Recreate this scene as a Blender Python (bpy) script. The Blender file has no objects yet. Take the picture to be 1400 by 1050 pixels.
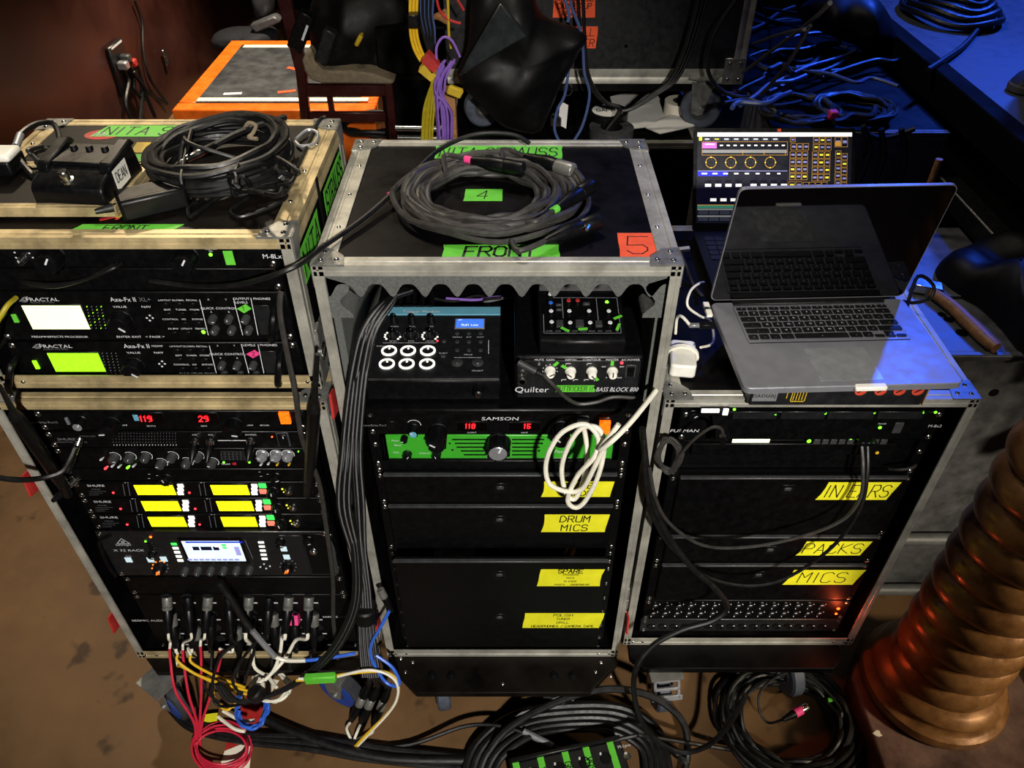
import bpy, math, random
from mathutils import Vector as V, Matrix, Euler, noise
S = bpy.context.scene
R = random.Random(11)
# ---------------------------------------------------------------- camera
FP, PITCH, CH = 1065.0, math.radians(40.8), 1.92      # focal length in pixels of 1400x1050, pitch, camera height
cd = bpy.data.cameras.new('camera'); cam = bpy.data.objects.new('camera', cd); S.collection.objects.link(cam)
cd.sensor_width = 36; cd.lens = 36*FP/1400; cd.clip_start = .02
cam.location = (0, 0, CH); cam.rotation_euler = (math.pi/2-PITCH, 0, 0); S.camera = cam
# ---------------------------------------------------------------- world, lamps, exposure
S.view_settings.view_transform = 'Standard'; S.view_settings.look = 'None'
S.view_settings.exposure = 0.0; S.view_settings.gamma = 1; S.view_settings.use_curve_mapping = False
w = bpy.data.worlds.new('world'); S.world = w; w.use_nodes = True
w.node_tree.nodes['Background'].inputs[0].default_value = (.45, .5, .6, 1)
w.node_tree.nodes['Background'].inputs[1].default_value = .012
def lamp(name, kind, loc, aim, power, col, size=.3, spot=60, blend=.4):
    d = bpy.data.lights.new(name, kind); d.energy = power; d.color = col
    if kind == 'AREA': d.shape = 'DISK'; d.size = size
    else: d.shadow_soft_size = size
    if kind == 'SPOT': d.spot_size = math.radians(spot); d.spot_blend = blend
    o = bpy.data.objects.new(name, d); S.collection.objects.link(o); o.location = loc
    o.rotation_euler = (V(aim)-V(loc)).to_track_quat('-Z', 'Y').to_euler()
    return o
lamp('work_light', 'SPOT', (.5, -1.7, 2.75), (-.24, 1.1, .82), 600, (1, .95, .87), .07, 41, .6)
lamp('overhead_light', 'AREA', (-.35, 2.1, 3.5), (-.1, 1.2, .8), 24, (1, .9, .72), .5)
lamp('platform_light', 'SPOT', (-.9, 5.0, 3.2), (-1.55, 4.6, .2), 900, (1, .84, .62), .08, 54, .8)
lamp('side_light', 'SPOT', (-1.5, 3.3, 3.3), (-1.05, .9, 0), 210, (1, .82, .58), .1, 52, .6)
lamp('column_light', 'SPOT', (2.5, -.3, 1.55), (1.1, .93, .5), 230, (1, .86, .62), .16, 27, .7)
lamp('stage_blue_light', 'SPOT', (2.3, 3.6, 3.6), (1.05, 1.6, .95), 190, (.02, .11, 1), .08, 40, .5)
lamp('deck_blue_light', 'SPOT', (3.0, 4.2, 3.8), (2.3, 3.2, 1.1), 760, (.03, .12, 1), .15, 58, .5)
# ---------------------------------------------------------------- helpers
CO, SI = math.cos(PITCH), math.sin(PITCH)
def ray(u, v):
    a = (u-700)/FP; b = (525-v)/FP
    return V((a, CO+SI*b, -SI+CO*b))
def F(u, v, y):                       # point of the vertical plane Y = y
    d = ray(u, v); return V((0, 0, CH))+d*(y/d.y)
def H(u, v, z):                       # point of the level plane Z = z
    d = ray(u, v); return V((0, 0, CH))+d*((z-CH)/d.z)
def PXM(p):                           # metres per pixel at a point
    return (p.y*CO-(p.z-CH)*SI)/FP
def lin(c): return tuple((x/255/12.92 if x/255 <= .04045 else ((x/255+.055)/1.055)**2.4) for x in c)
M = {}
def mat(name, rgb, rough=.5, metal=0, var=.2, scale=30, bump=0, emit=0, rgb2=None, stretch=None, coat=0, spec=.5):
    m = bpy.data.materials.new(name); m.use_nodes = True; nt = m.node_tree; n = nt.nodes; L = nt.links
    b = n['Principled BSDF']; c = lin(rgb)
    tc = n.new('ShaderNodeTexCoord'); mp = n.new('ShaderNodeMapping'); L.new(tc.outputs['Object'], mp.inputs[0])
    mp.inputs['Scale'].default_value = stretch or (1, 1, 1)
    no = n.new('ShaderNodeTexNoise'); no.inputs['Scale'].default_value = scale; no.inputs['Detail'].default_value = 6; no.inputs['Roughness'].default_value = .65
    L.new(mp.outputs[0], no.inputs['Vector'])
    cr = n.new('ShaderNodeValToRGB'); L.new(no.outputs[0], cr.inputs[0])
    c2 = lin(rgb2) if rgb2 else tuple(min(1, x*(1+var)) for x in c)
    cr.color_ramp.elements[0].position = .33; cr.color_ramp.elements[1].position = .68
    cr.color_ramp.elements[0].color = (*[x*(1-var) for x in c], 1) if not rgb2 else (*c, 1); cr.color_ramp.elements[1].color = (*c2, 1)
    L.new(cr.outputs[0], b.inputs['Base Color'])
    mr = n.new('ShaderNodeMapRange'); L.new(no.outputs[0], mr.inputs[0])
    mr.inputs[1].default_value = .3; mr.inputs[2].default_value = .7
    mr.inputs[3].default_value = max(.02, rough*.8); mr.inputs[4].default_value = min(1, rough*1.25); L.new(mr.outputs[0], b.inputs['Roughness'])
    b.inputs['Metallic'].default_value = metal; b.inputs['Specular IOR Level'].default_value = spec
    if coat: b.inputs['Coat Weight'].default_value = coat; b.inputs['Coat Roughness'].default_value = .1
    if bump:
        bp = n.new('ShaderNodeBump'); bp.inputs['Strength'].default_value = bump; bp.inputs['Distance'].default_value = .002
        L.new(no.outputs[0], bp.inputs['Height']); L.new(bp.outputs[0], b.inputs['Normal'])
    if emit:
        L.new(cr.outputs[0], b.inputs['Emission Color']); b.inputs['Emission Strength'].default_value = emit
    M[name] = m; return m
mat('laminate', (6, 5, 6), .45, 0, .6, 14, .15, spec=.12)
mat('laminate_worn', (15, 11, 8), .5, 0, .7, 9, .25, spec=.15)
mat('alu', (168, 166, 156), .38, .4, .3, 16, .06)
mat('alu_warm_lit', (176, 158, 118), .42, .35, .45, 16, .06)  # aluminium copy with warm lamplight put into its colour, plus brownish grain
mat('zinc', (140, 140, 136), .34, .6, .3, 45, .1)
mat('steel', (196, 196, 192), .22, 1, .12, 30)
mat('panel', (5, 5, 6), .42, 0, .3, 60, .04, spec=.2)
mat('panel_grey', (21, 22, 24), .4, 0, .2, 60, .04)
mat('plastic', (8, 8, 10), .36, 0, .2, 80, .06, spec=.3)
mat('plastic_grey', (52, 53, 55), .45, 0, .2, 60)
mat('rubber', (8, 8, 9), .48, 0, .3, 60)
mat('cable_grey', (46, 44, 42), .5, 0, .25, 50)
mat('sleeve', (10, 10, 11), .5, 0, .5, 320, .3); mat('stripe', (92, 92, 94), .6)
mat('tyre', (64, 70, 82), .6, 0, .3, 40)
mat('blue_wheel', (20, 62, 150), .45, 0, .2, 40)
mat('foam', (84, 86, 84), .95, 0, .3, 260, .6)
mat('gaff_green', (92, 190, 52), .6, 0, .12, 30, .1)
mat('gaff_yellow', (226, 222, 32), .6, 0, .08, 30, .1)
mat('tape_dull', (190, 160, 30), .6, 0, .12, 30, .1)
mat('gaff_orange', (232, 84, 36), .6, 0, .12, 30, .1)
mat('gaff_red', (168, 34, 30), .6, 0, .2, 30, .1)
mat('gaff_pink', (226, 60, 130), .6, 0, .1, 30)
mat('ink', (10, 14, 10), .6, 0, .1, 30)
mat('ink_thin', (70, 74, 22), .6, 0, .1, 30)
mat('print', (205, 207, 212), .5, 0, .05, 30)
mat('print_dim', (96, 98, 104), .5, 0, .1, 30)
mat('silver', (168, 170, 175), .32, .6, .1, 50)
mat('white_plastic', (228, 226, 216), .4, 0, .06, 20)
mat('white_cable', (228, 224, 208), .42, 0, .12, 40)
mat('red_cable', (196, 36, 62), .4, 0, .12, 40)
mat('yellow_cable', (222, 178, 34), .4, 0, .12, 40)
mat('blue_cable', (46, 98, 206), .4, 0, .12, 40)
mat('slate_cable', (66, 84, 130), .4, 0, .12, 40)
mat('purple_cable', (128, 92, 178), .45, 0, .15, 40)
mat('olive_cable', (164, 148, 26), .45, 0, .15, 40)
mat('teal_cable', (30, 120, 110), .45, 0, .15, 40)
mat('green_paint', (56, 158, 40), .38, 0, .06, 40)
mat('teal_paint', (96, 158, 182), .4, 0, .06, 40)
mat('gold', (112, 74, 42), .32, .3, .5, 22, .35, rgb2=(156, 110, 64))
mat('plinth', (70, 46, 40), .6, 0, .4, 12, .4, rgb2=(128, 98, 84))
mat('red_wood', (46, 8, 9), .35, 0, .3, 12, coat=.3)
mat('cushion', (116, 104, 84), .9, 0, .25, 60, .3)
mat('bag_sheen', (30, 33, 36), .3, 0, .5, 14, .6); mat('bag', (7, 7, 8), .5, 0, .3, 12, .4, spec=.25)  # flap copy is glossy, its grey-blue sheen also put into the colour
mat('cloth_grey', (24, 26, 34), .9, 0, .3, 40, .3)
mat('paper', (206, 204, 200), .8, 0, .06, 10)
mat('orange_paint', (226, 104, 20), .4, 0, .25, 12, .1)
mat('white_tape', (236, 228, 208), .5, 0, .06, 12)
mat('slate_board', (40, 42, 46), .5, 0, .6, 9, .2, rgb2=(70, 72, 76))
mat('wood', (150, 106, 64), .5, 0, .35, 9, .15, stretch=(1, 8, 8))
mat('grey_metal', (92, 94, 98), .5, .2, .35, 14, .25)
mat('macbook', (134, 134, 141), .36, .4, .05, 40)
mat('key', (10, 10, 11), .5, 0, .15, 40)
mat('glass_black', (3, 3, 4), .03, 0, .1, 10, spec=.8)
mat('brown_tape', (150, 120, 80), .5)
mat('box_black', (16, 16, 20), .5, 0, .3, 30, .05)
mat('red_orange', (190, 62, 40), .6)
mat('deck', (70, 74, 82), .55, 0, .2, 26, .15)
mat('black_wall', (6, 6, 7), .9, 0, .3, 8, spec=.1)
mat('shoe', (16, 17, 18), .7)
mat('sole', (80, 76, 70), .7)
def em(name, rgb, k=1.0, var=.04, sc=40): return mat(name, rgb, .4, 0, var, sc, emit=k)
em('lcd_white', (240, 255, 188), 1.0); em('lcd_lime', (150, 240, 30), .8, .12, 120); em('lcd_yellow', (236, 238, 20), .85, .08, 160)
em('led_green', (110, 255, 40), 3); em('led_red', (255, 50, 60), 3); em('digit_red', (255, 40, 48), 1.6); em('led_dim_red', (150, 20, 30), .5)
em('lamp_orange', (255, 92, 10), 1.6, .5, 300); em('glow_orange', (255, 120, 30), 1.4); em('led_white', (255, 255, 255), 1.1)
em('ring_white', (255, 250, 238), 1.0); em('lcd_blue', (60, 110, 215), .9, .15, 150); em('lcd_pale', (196, 222, 246), .9, .06, 90)
em('btn_pale', (200, 225, 235), .35); em('btn_green', (60, 235, 90), .9); em('btn_red', (255, 120, 100), .7); em('lime_bar', (232, 255, 196), 1.1)
em('scr_dark', (16, 18, 30), .55); em('scr_navy', (10, 10, 34), .5); em('scr_gold', (205, 150, 60), .6); em('scr_white', (240, 240, 238), .95)
em('scr_grey', (140, 140, 140), .6); em('scr_red', (190, 40, 60), .6); em('scr_blue', (30, 40, 190), .7); em('scr_mag', (214, 110, 216), .75)
em('scr_teal', (60, 140, 118), .55); em('scr_slate', (52, 56, 70), .5); em('scr_lav', (150, 150, 210), .55); em('scr_yell', (236, 226, 60), .85)
em('led_orange_small', (255, 70, 16), 9)

OFF = {}
COL = S.collection.objects
class MB:
    def __init__(s, m=None): s.v = []; s.f = []; s.mi = []; s.ms = []; s.cur = 0; s.use(m or 'plastic')
    def use(s, m):
        if m not in s.ms: s.ms.append(m)
        s.cur = s.ms.index(m); return s
    def add(s, vs, fs):
        o = len(s.v); s.v += [tuple(p) for p in vs]; s.f += [tuple(i+o for i in f) for f in fs]; s.mi += [s.cur]*len(fs); return s
    def box(s, x0, x1, y0, y1, z0, z1):
        return s.add([(x0, y0, z0), (x1, y0, z0), (x1, y1, z0), (x0, y1, z0), (x0, y0, z1), (x1, y0, z1), (x1, y1, z1), (x0, y1, z1)],
                     [(3, 2, 1, 0), (4, 5, 6, 7), (0, 1, 5, 4), (1, 2, 6, 5), (2, 3, 7, 6), (3, 0, 4, 7)])
    def obox(s, c, a, b, n):                     # centre and three half vectors
        c, a, b, n = V(c), V(a), V(b), V(n)
        if a.cross(b).dot(n) < 0: n = -n
        vs = [c+i*a+j*b+k*n for k in (-1, 1) for j, i in ((-1, -1), (-1, 1), (1, 1), (1, -1))]
        return s.add(vs, [(3, 2, 1, 0), (4, 5, 6, 7), (0, 1, 5, 4), (1, 2, 6, 5), (2, 3, 7, 6), (3, 0, 4, 7)])
    def prism(s, pts, ext):
        pts = [V(p) for p in pts]; n = len(pts); e = V(ext)
        nn = sum(((pts[i]-pts[0]).cross(pts[(i+1) % n]-pts[0]) for i in range(1, n-1)), V((0, 0, 0)))
        if nn.dot(e) < 0: pts = pts[::-1]
        return s.add(pts+[p+e for p in pts], [tuple(range(n-1, -1, -1)), tuple(range(n, 2*n))]+[(i, (i+1) % n, n+(i+1) % n, n+i) for i in range(n)])
    def quad(s, *p): return s.add(p, [tuple(range(len(p)))])
    def lathe(s, o, ax, prof, n=16, sx=1):
        o, ax = V(o), V(ax).normalized(); a = ax.orthogonal().normalized(); b = ax.cross(a); vs = []; fs = []
        for r, h in prof:
            for i in range(n):
                t = 2*math.pi*i/n; vs.append(o+ax*h+(a*math.cos(t)+b*math.sin(t))*r)
        for k in range(len(prof)-1):
            for i in range(n): j = (i+1) % n; fs.append((k*n+i, k*n+j, k*n+n+j, k*n+n+i))
        if prof[0][0] > 1e-6: fs.append(tuple(range(n-1, -1, -1)))
        if prof[-1][0] > 1e-6: fs.append(tuple(range((len(prof)-1)*n, len(prof)*n)))
        return s.add(vs, fs)
    def cyl(s, p, q, r, n=14, r2=None):
        p, q = V(p), V(q); return s.lathe(p, q-p, [(r, 0), (r if r2 is None else r2, (q-p).length)], n)
    def tube(s, pts, r, n=7, closed=False):
        pts = [V(p) for p in pts]; N = len(pts); vs = []; fs = []; up = None
        rr = r if isinstance(r, (list, tuple)) else [r]*N
        for i, p in enumerate(pts):
            t = (pts[(i+1) % N] if (closed or i < N-1) else p)-(pts[i-1] if (closed or i) else p)
            if t.length < 1e-9: t = V((0, 0, 1))
            t.normalize()
            up = t.orthogonal().normalized() if up is None else (up-t*up.dot(t))
            if up.length < 1e-6: up = t.orthogonal()
            up.normalize(); b = t.cross(up)
            for k in range(n): a = 2*math.pi*k/n; vs.append(p+(up*math.cos(a)+b*math.sin(a))*rr[i])
        for i in range(N if closed else N-1):
            for k in range(n): j = (k+1) % n; i2 = (i+1) % N; fs.append((i*n+k, i*n+j, i2*n+j, i2*n+k))
        if not closed: fs += [tuple(range(n-1, -1, -1)), tuple(range((N-1)*n, N*n))]
        return s.add(vs, fs)
    def mesh(s, name, off=None, sharp=38):
        me = bpy.data.meshes.new(name); o = off or V((0, 0, 0))
        me.from_pydata([(p[0]-o[0], p[1]-o[1], p[2]-o[2]) for p in s.v], [], s.f)
        for m in s.ms: me.materials.append(M[m])
        me.polygons.foreach_set('material_index', s.mi); me.polygons.foreach_set('use_smooth', [True]*len(s.f))
        me.set_sharp_from_angle(angle=math.radians(sharp)); me.update(); return me
    def build(s, name, parent=None, bevel=0, label=None, seg=1, kind=None):
        xs, ys, zs = zip(*s.v); c = V(((min(xs)+max(xs))/2, (min(ys)+max(ys))/2, (min(zs)+max(zs))/2))
        if parent is None: c.z = min(zs)
        o = bpy.data.objects.new(name, s.mesh(name, c)); COL.link(o); OFF[o.name] = c
        o.location = c-(OFF[parent.name] if parent else V((0, 0, 0)))
        if parent: o.parent = parent
        if bevel:
            b = o.modifiers.new('bevel', 'BEVEL'); b.width = bevel; b.segments = seg; b.limit_method = 'ANGLE'; b.angle_limit = math.radians(35); b.harden_normals = False
        if label: o['label'] = label
        if kind: o['kind'] = kind
        return o
def tag(o, label, cat, group=None):
    o['label'] = label; o['category'] = cat
    if group: o['group'] = group
    return o
def thing(name, label, cat, loc, group=None, rot=None):
    o = bpy.data.objects.new(name, None); COL.link(o); o.location = loc; o.empty_display_size = .05
    OFF[o.name] = V((0, 0, 0)) if rot else V(loc)
    if rot: o.rotation_euler = rot
    return tag(o, label, cat, group)
def put(name, me, loc, parent, rot=None, label=None, scale=None):
    o = bpy.data.objects.new(name, me); COL.link(o); o.parent = parent; o.location = V(loc)-OFF[parent.name]; OFF[o.name] = V(loc)
    if rot: o.rotation_euler = rot
    if scale: o.scale = scale
    if label: o['label'] = label
    return o
CACHE = {}
def cached(key, fn):
    if key not in CACHE: CACHE[key] = fn()
    return CACHE[key]
# hand-lettering: strokes on a 4 x 6 grid
GL = dict(A='002640,1232', B='0006,063645443303,033342413000', C='4536160501103041', D='0006,062644422000', E='46060040,0333', F='460600,0333', G='45361605011030414323',
 H='0006,4046,0343', I='2026', J='4641301001', K='0006,460340', L='060040', M='0006234640', N='00064046', O='160501103041453616', P='0006,063645443303', Q='160501103041453616,2240',
 R='0006,063645443303,2340', S='453616050413334241301001', T='0646,2620', U='060110304146', V='062046', W='0610233046', X='0640,0046', Y='062346,2320', Z='06460040')
GL.update({'0': '160501103041453616', '1': '152620', '2': '05163645440040', '3': '051636454433,334241301001', '4': '30360242', '5': '460603334241301001', '6': '36160501103041423303', '7': '064610', '8': '1605041333424130100102133344453616', '9': '44332304051636454110', '/': '0046', '!': '2622,2120', '-': '1333', '.': '2021', '+': '1333,2224', '#': '1115,3135,0242,0444'})
def strokes(mb, txt, o, rt, up, h, wd=.0016, lift=.0006, gap=.35, asp=.62, slant=0, jit=.25, seed=1):
    rg = random.Random(seed); rt, up = V(rt).normalized(), V(up).normalized(); nn = rt.cross(up)
    cx = 0
    for ch in txt:
        if ch != ' ':
            for st in GL.get(ch, '').split(','):
                pts = []
                for i in range(0, len(st), 2):
                    x = (int(st[i])-(1 if ch in 'I1!.' else 0))/4*asp*h+rg.uniform(-1, 1)*jit*h*.06; y = int(st[i+1])/6*h+rg.uniform(-1, 1)*jit*h*.06
                    pts.append(V(o)+rt*(cx+x+y*slant)+up*y+nn*lift)
                for a, b in zip(pts, pts[1:]):
                    d = (b-a)
                    if d.length < 1e-6: continue
                    d.normalize(); s = nn.cross(d)*wd/2; e = d*wd*.4
                    mb.quad(a-s-e, b-s+e, b+s+e, a+s-e)
        cx += (asp*(.5 if ch in 'I1!. ' else 1)+gap*.6)*h
    return cx
def swidth(txt, h, gap=.35, asp=.62): return sum((asp*(.5 if c in 'I1!. ' else 1)+gap*.6)*h for c in txt)
def glyphs(s):
    def fn():
        cu = bpy.data.curves.new('t', 'FONT'); cu.body = s; cu.size = 1; cu.resolution_u = 2; cu.fill_mode = 'FRONT' if hasattr(cu, 'fill_mode') else cu.fill_mode
        ob = bpy.data.objects.new('t', cu); COL.link(ob)
        me = bpy.data.meshes.new_from_object(ob.evaluated_get(bpy.context.evaluated_depsgraph_get()))
        out = ([v.co.copy() for v in me.vertices], [tuple(p.vertices) for p in me.polygons])
        bpy.data.objects.remove(ob); bpy.data.curves.remove(cu); bpy.data.meshes.remove(me); return out
    return cached(('txt', s), fn)
def text(mb, s, o, rt, up, h, align='L', wide=1, slant=0, lift=.0006):
    vs, fs = glyphs(s); rt, up = V(rt).normalized(), V(up).normalized(); n = rt.cross(up); k = h/.69
    x1 = max((p.x for p in vs), default=0)*k*wide; dx = {'L': 0, 'C': -x1/2, 'R': -x1}[align]
    mb.add([V(o)+rt*(p.x*k*wide+dx+p.y*k*slant)+up*p.y*k+n*lift for p in vs], fs); return x1
X, Y, Z = V((1, 0, 0)), V((0, 1, 0)), V((0, 0, 1))
def smooth(pts, k=6, closed=False):
    pts = [V(p) for p in pts]; n = len(pts); out = []
    for i in range(n if closed else n-1):
        g = lambda j: pts[j % n] if closed else pts[max(0, min(n-1, j))]
        a, b, c, d = g(i-1), g(i), g(i+1), g(i+2)
        for q in range(k):
            t = q/k; out.append(.5*((2*b)+(c-a)*t+(2*a-5*b+4*c-d)*t*t+(3*b-a-3*c+d)*t**3))
    if not closed: out.append(pts[-1])
    return out
def cable(name, label, pts, r, m='rubber', group=None, cat='cable', k=6, n=7, parent=None, closed=False):
    if m == 'sleeve': n = 12
    mb = MB(m).tube(smooth(pts, k, closed), r, n, closed)
    if m == 'sleeve':
        mb.use('stripe')
        for f in range(len(mb.f)-2):
            if f % n in (1, 5, 9): mb.mi[f] = 1
    o = mb.build(name, parent)
    if parent is None: tag(o, label, cat, group)
    return o
def coil_pts(c, rx, ry, turns, rc, z0, zs=.02, seed=3, inner=.55, per=26, a0=0, wob=.05, wave=.35):
    rg = random.Random(seed); out = []; ph = [(rg.uniform(.0, 6.28), rg.uniform(-1, 1)*wob) for _ in range(40)]
    for i in range(int(turns*per)+1):
        t = i/per; k = int(t); f = t-k
        def par(j): q = random.Random(seed*99+j); return (inner+(1-inner)*q.random(), q.uniform(-1, 1)*wob, q.uniform(-1, 1)*wob, q.random())
        A, B = par(k), par(k+1); e = f*f*(3-2*f); q = [A[j]*(1-e)+B[j]*e for j in range(4)]
        a = a0+2*math.pi*t
        out.append(V((c[0]+rx*(q[0]*math.cos(a)+q[1]), c[1]+ry*(q[0]*math.sin(a)+q[2]), z0+rc+q[3]*zs+zs*wave*math.sin(3*a+k*1.7)**2)))
    return out
def xlr(mb, p, d, k=1.0, body='plastic', shell='zinc', boot=True):          # plug: tip at p, cable leaves along d
    d = V(d).normalized(); p = V(p)
    mb.use(shell).lathe(p, d, [(.0085*k, 0), (.0094*k, .001*k), (.0094*k, .024*k), (.0086*k, .025*k)], 14)
    mb.use(body).lathe(p, d, [(.0088*k, .025*k), (.0092*k, .027*k), (.0092*k, .042*k), (.0072*k, .052*k), (.0048*k, .068*k), (.0036*k, .072*k)], 14)
    return p+d*.07*k
# ---------------------------------------------------------------- the setting
def struct(name, mb, **k): o = mb.build(name, **k); o['kind'] = 'structure'; return o
def floor_mat():
    m = mat('concrete', (98, 71, 42), .55, 0, .3, 3.2, .12); nt = m.node_tree; n = nt.nodes; L = nt.links
    b = n['Principled BSDF']; src = b.inputs['Base Color'].links[0].from_socket
    tc = n.new('ShaderNodeTexCoord'); vo = n.new('ShaderNodeTexNoise'); vo.inputs['Scale'].default_value = 9; vo.inputs['Detail'].default_value = 3
    L.new(tc.outputs['Object'], vo.inputs['Vector'])
    cr = n.new('ShaderNodeValToRGB'); cr.color_ramp.elements[0].position = .29; cr.color_ramp.elements[1].position = .36
    cr.color_ramp.elements[0].color = (.35, .33, .32, 1); cr.color_ramp.elements[1].color = (1, 1, 1, 1); L.new(vo.outputs[0], cr.inputs[0])
    mx = n.new('ShaderNodeMixRGB'); mx.blend_type = 'MULTIPLY'; mx.inputs[0].default_value = 1; L.new(src, mx.inputs[1]); L.new(cr.outputs[0], mx.inputs[2]); L.new(mx.outputs[0], b.inputs['Base Color'])
floor_mat()
mat('tyre_dark', (42, 44, 50), .6); mat('wall_red', (54, 27, 22), .36, 0, .35, 3, .2)
struct('floor', MB('concrete').box(-2.2, 4.5, -1.2, 7.2, -.06, 0))
struct('wall_left', MB('wall_red').box(-2.26, -2.14, -1.2, 7.2, 0, 3.6))
struct('wall_back', MB('black_wall').box(-2.2, 4.5, 7.1, 7.2, 0, 3.6))
# raised stage at the right: deck of panels, black edge, skirting rails
deck = struct('stage_floor', MB('black_wall').box(1.3, 4.4, 1.2, 7.0, 1.0, 1.07))
for i in range(3):
    for j in range(3):
        MB('deck').box(1.32+i*1.02, 1.32+i*1.02+1.015, 1.22+(j-.62)*1.95 if j else 1.22, 1.22+(j+.38)*1.95-.006, 1.07, 1.1).build('deck_panel', deck, .003)
for nm, x0, x1, z0, z1 in (('trim_1', 1.26, 1.32, 1.02, 1.115), ('trim_2', 1.24, 1.3, .84, .9), ('trim_3', 1.25, 1.29, .62, .68)):
    struct(nm, MB('panel_grey' if nm != 'trim_1' else 'black_wall').box(x0, x1, 1.2, 6.9, z0, z1), bevel=.004)
struct('wall_stage', MB('black_wall').box(1.33, 1.37, 1.2, 6.9, 0, 1.0))
# ---------------------------------------------------------------- flight cases
def extr(par, p, q, n1, n2, w1=.03, w2=.014, m='alu', t=.0022, name='edge_trim'):
    p, q, n1, n2 = V(p), V(q), V(n1), V(n2)
    pr = [(t, t), (t, -.25*w1), (t-.0014, -.3*w1), (t-.0014, -.42*w1), (t, -.47*w1), (t, -w1), (-.001, -w1), (-.001, -.001), (-w2, -.001), (-w2, t), (-.55*w2, t), (-.5*w2, t-.001), (-.38*w2, t-.001), (-.33*w2, t)]
    return MB(m).prism([p+n1*a+n2*b for a, b in pr], q-p).build(name, par)
def rivet_mesh(r=.0042): return cached(('rivet', r), lambda: MB('steel').lathe((0, 0, 0), Z, [(r, 0), (r, .0006), (r*.75, .0018), (r*.3, .0024), (0, .0025)], 10).mesh('rivet'))
UPROT = {'z': (0, 0, 0), 'f': (math.pi/2, 0, 0), 'l': (0, -math.pi/2, 0), 'r': (0, math.pi/2, 0)}
def bracket(par, c, sx, sy, top=True, front=True, k=.048):
    # a riveted corner plate: c is the outer corner, sx / sy point from it into the case along x and y
    x, y, z = c; t = .0026; d = 1 if top else -1
    mb = MB('zinc')
    zt = z+d*t
    mb.prism([(x-sx*t, y-sy*t, z), (x+sx*k, y-sy*t, z), (x+sx*k*.9, y+sy*k*.5, z), (x+sx*k*.5, y+sy*k*.9, z), (x-sx*t, y+sy*k, z)], (0, 0, d*(t+.0012)))
    fx = mb.prism([(x-sx*t, y, z+d*t), (x-sx*t, y+sy*k, z+d*t), (x-sx*t, y+sy*k*.5, z-d*k*.8), (x-sx*t, y, z-d*k*.8)], (-sx*.0015, 0, 0))
    o = mb.build('corner_bracket', par)
    for a, b in ((.22, .22), (.72, .25), (.25, .72)):
        put('rivet', rivet_mesh(), (x+sx*k*a, y+sy*k*b, z+d*(t+.0012)), o, UPROT['z'] if top else (math.pi, 0, 0))
    return o
def latch(par, p, side, red=False):          # recessed butterfly latch on the side face, red pull tag
    p = V(p); s = side
    mb = MB('zinc').box(min(p.x, p.x+s*.002), max(p.x, p.x+s*.002), p.y-.001, p.y+.055, p.z-.055, p.z+.055)
    mb.use('steel').cyl(p+V((s*.002, .026, 0)), p+V((s*.005, .026, 0)), .016, 14).obox(p+V((s*.006, .026, 0)), (0, .018, 0), (0, 0, .004), (.002, 0, 0))
    mb.use('zinc').obox(p+V((s*.004, .012, .045)), (.003, 0, 0), (0, .012, 0), (0, 0, .018)); o = mb.build('butterfly_latch', par, .0012)
    if red: MB('gaff_red').prism([p+V((s*.006, .005, .012)), p+V((s*.006, -.02, .02)), p+V((s*.006, -.028, -.03)), p+V((s*.006, .006, -.04))], (s*.004, 0, 0)).build('pull_tag', o, label='red pull tag')
    return o
def case(name, label, x0, x1, y0, y1, z0, z1, group='flight cases standing in a row', m='alu', seam=None, topm='laminate', brackets=True, cat='flight case'):
    r = thing(name, label, cat, ((x0+x1)/2, y0, z0), group); t = .009
    MB(topm).box(x0, x1, y0, y1, z1-t, z1).build('top_panel', r)
    MB('laminate').box(x0, x1, y0, y1, z0, z0+t).build('bottom_panel', r)
    for a in (x0, x1-t): MB('laminate').box(a, a+t, y0, y1, z0+t, z1-t).build('side_panel', r)
    MB('black_wall').box(x0+t, x1-t, y1-t, y1, z0+t, z1-t).build('back_panel', r)
    a, b, c, d = (x0, y0), (x1, y0), (x0, y1), (x1, y1)
    extr(r, (x0, y0, z1), (x1, y0, z1), Z, -Y, .022, .017, m); extr(r, (x0, y1, z1), (x1, y1, z1), Z, Y, .022, .02, m)
    extr(r, (x0, y0, z1), (x0, y1, z1), Z, -X, .032, .03, m); extr(r, (x1, y0, z1), (x1, y1, z1), Z, X, .032, .03, m)
    extr(r, (x0, y0, z0), (x1, y0, z0), -Z, -Y, .02, .024, m); extr(r, (x0, y0, z0), (x0, y0, z1), -X, -Y, .03, .015, 'alu'); extr(r, (x1, y0, z0), (x1, y0, z1), X, -Y, .03, .015, 'alu')
    extr(r, (x0, y1, z0), (x0, y1, z1), -X, Y, .03, .015, 'alu'); extr(r, (x1, y1, z0), (x1, y1, z1), X, Y, .03, .015, 'alu')
    extr(r, (x0, y0, z0), (x0, y1, z0), -Z, -X, .03, .03, 'alu'); extr(r, (x1, y0, z0), (x1, y1, z0), -Z, X, .03, .03, 'alu')
    if brackets:
        for (x, y, sx, sy) in ((x0, y0, 1, 1), (x1, y0, -1, 1), (x0, y1, 1, -1), (x1, y1, -1, -1)):
            bracket(r, (x, y, z1), sx, sy)
        for (x, sx) in ((x0, 1), (x1, -1)):
            for zz in (z0+.012,):
                for dx in (.02, .045): put('rivet', rivet_mesh(.0036), (x+sx*dx, y0-.0028, zz), r, UPROT['f'])
    n = max(2, round((y1-y0)/.12))
    for x, sx in ((x0, 1), (x1, -1)):
        for i in range(1, n): put('rivet', rivet_mesh(.0036), (x+sx*.021, y0+(y1-y0)*i/n, z1+.0024), r)
    return r
def screw_mesh():
    return cached('screw', lambda: MB('steel').lathe((0, 0, 0), -Y, [(.0058, 0), (.0062, .001), (.0046, .0026), (.0018, .003), (.0016, .002), (0, .002)], 10).mesh('screw'))
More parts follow.
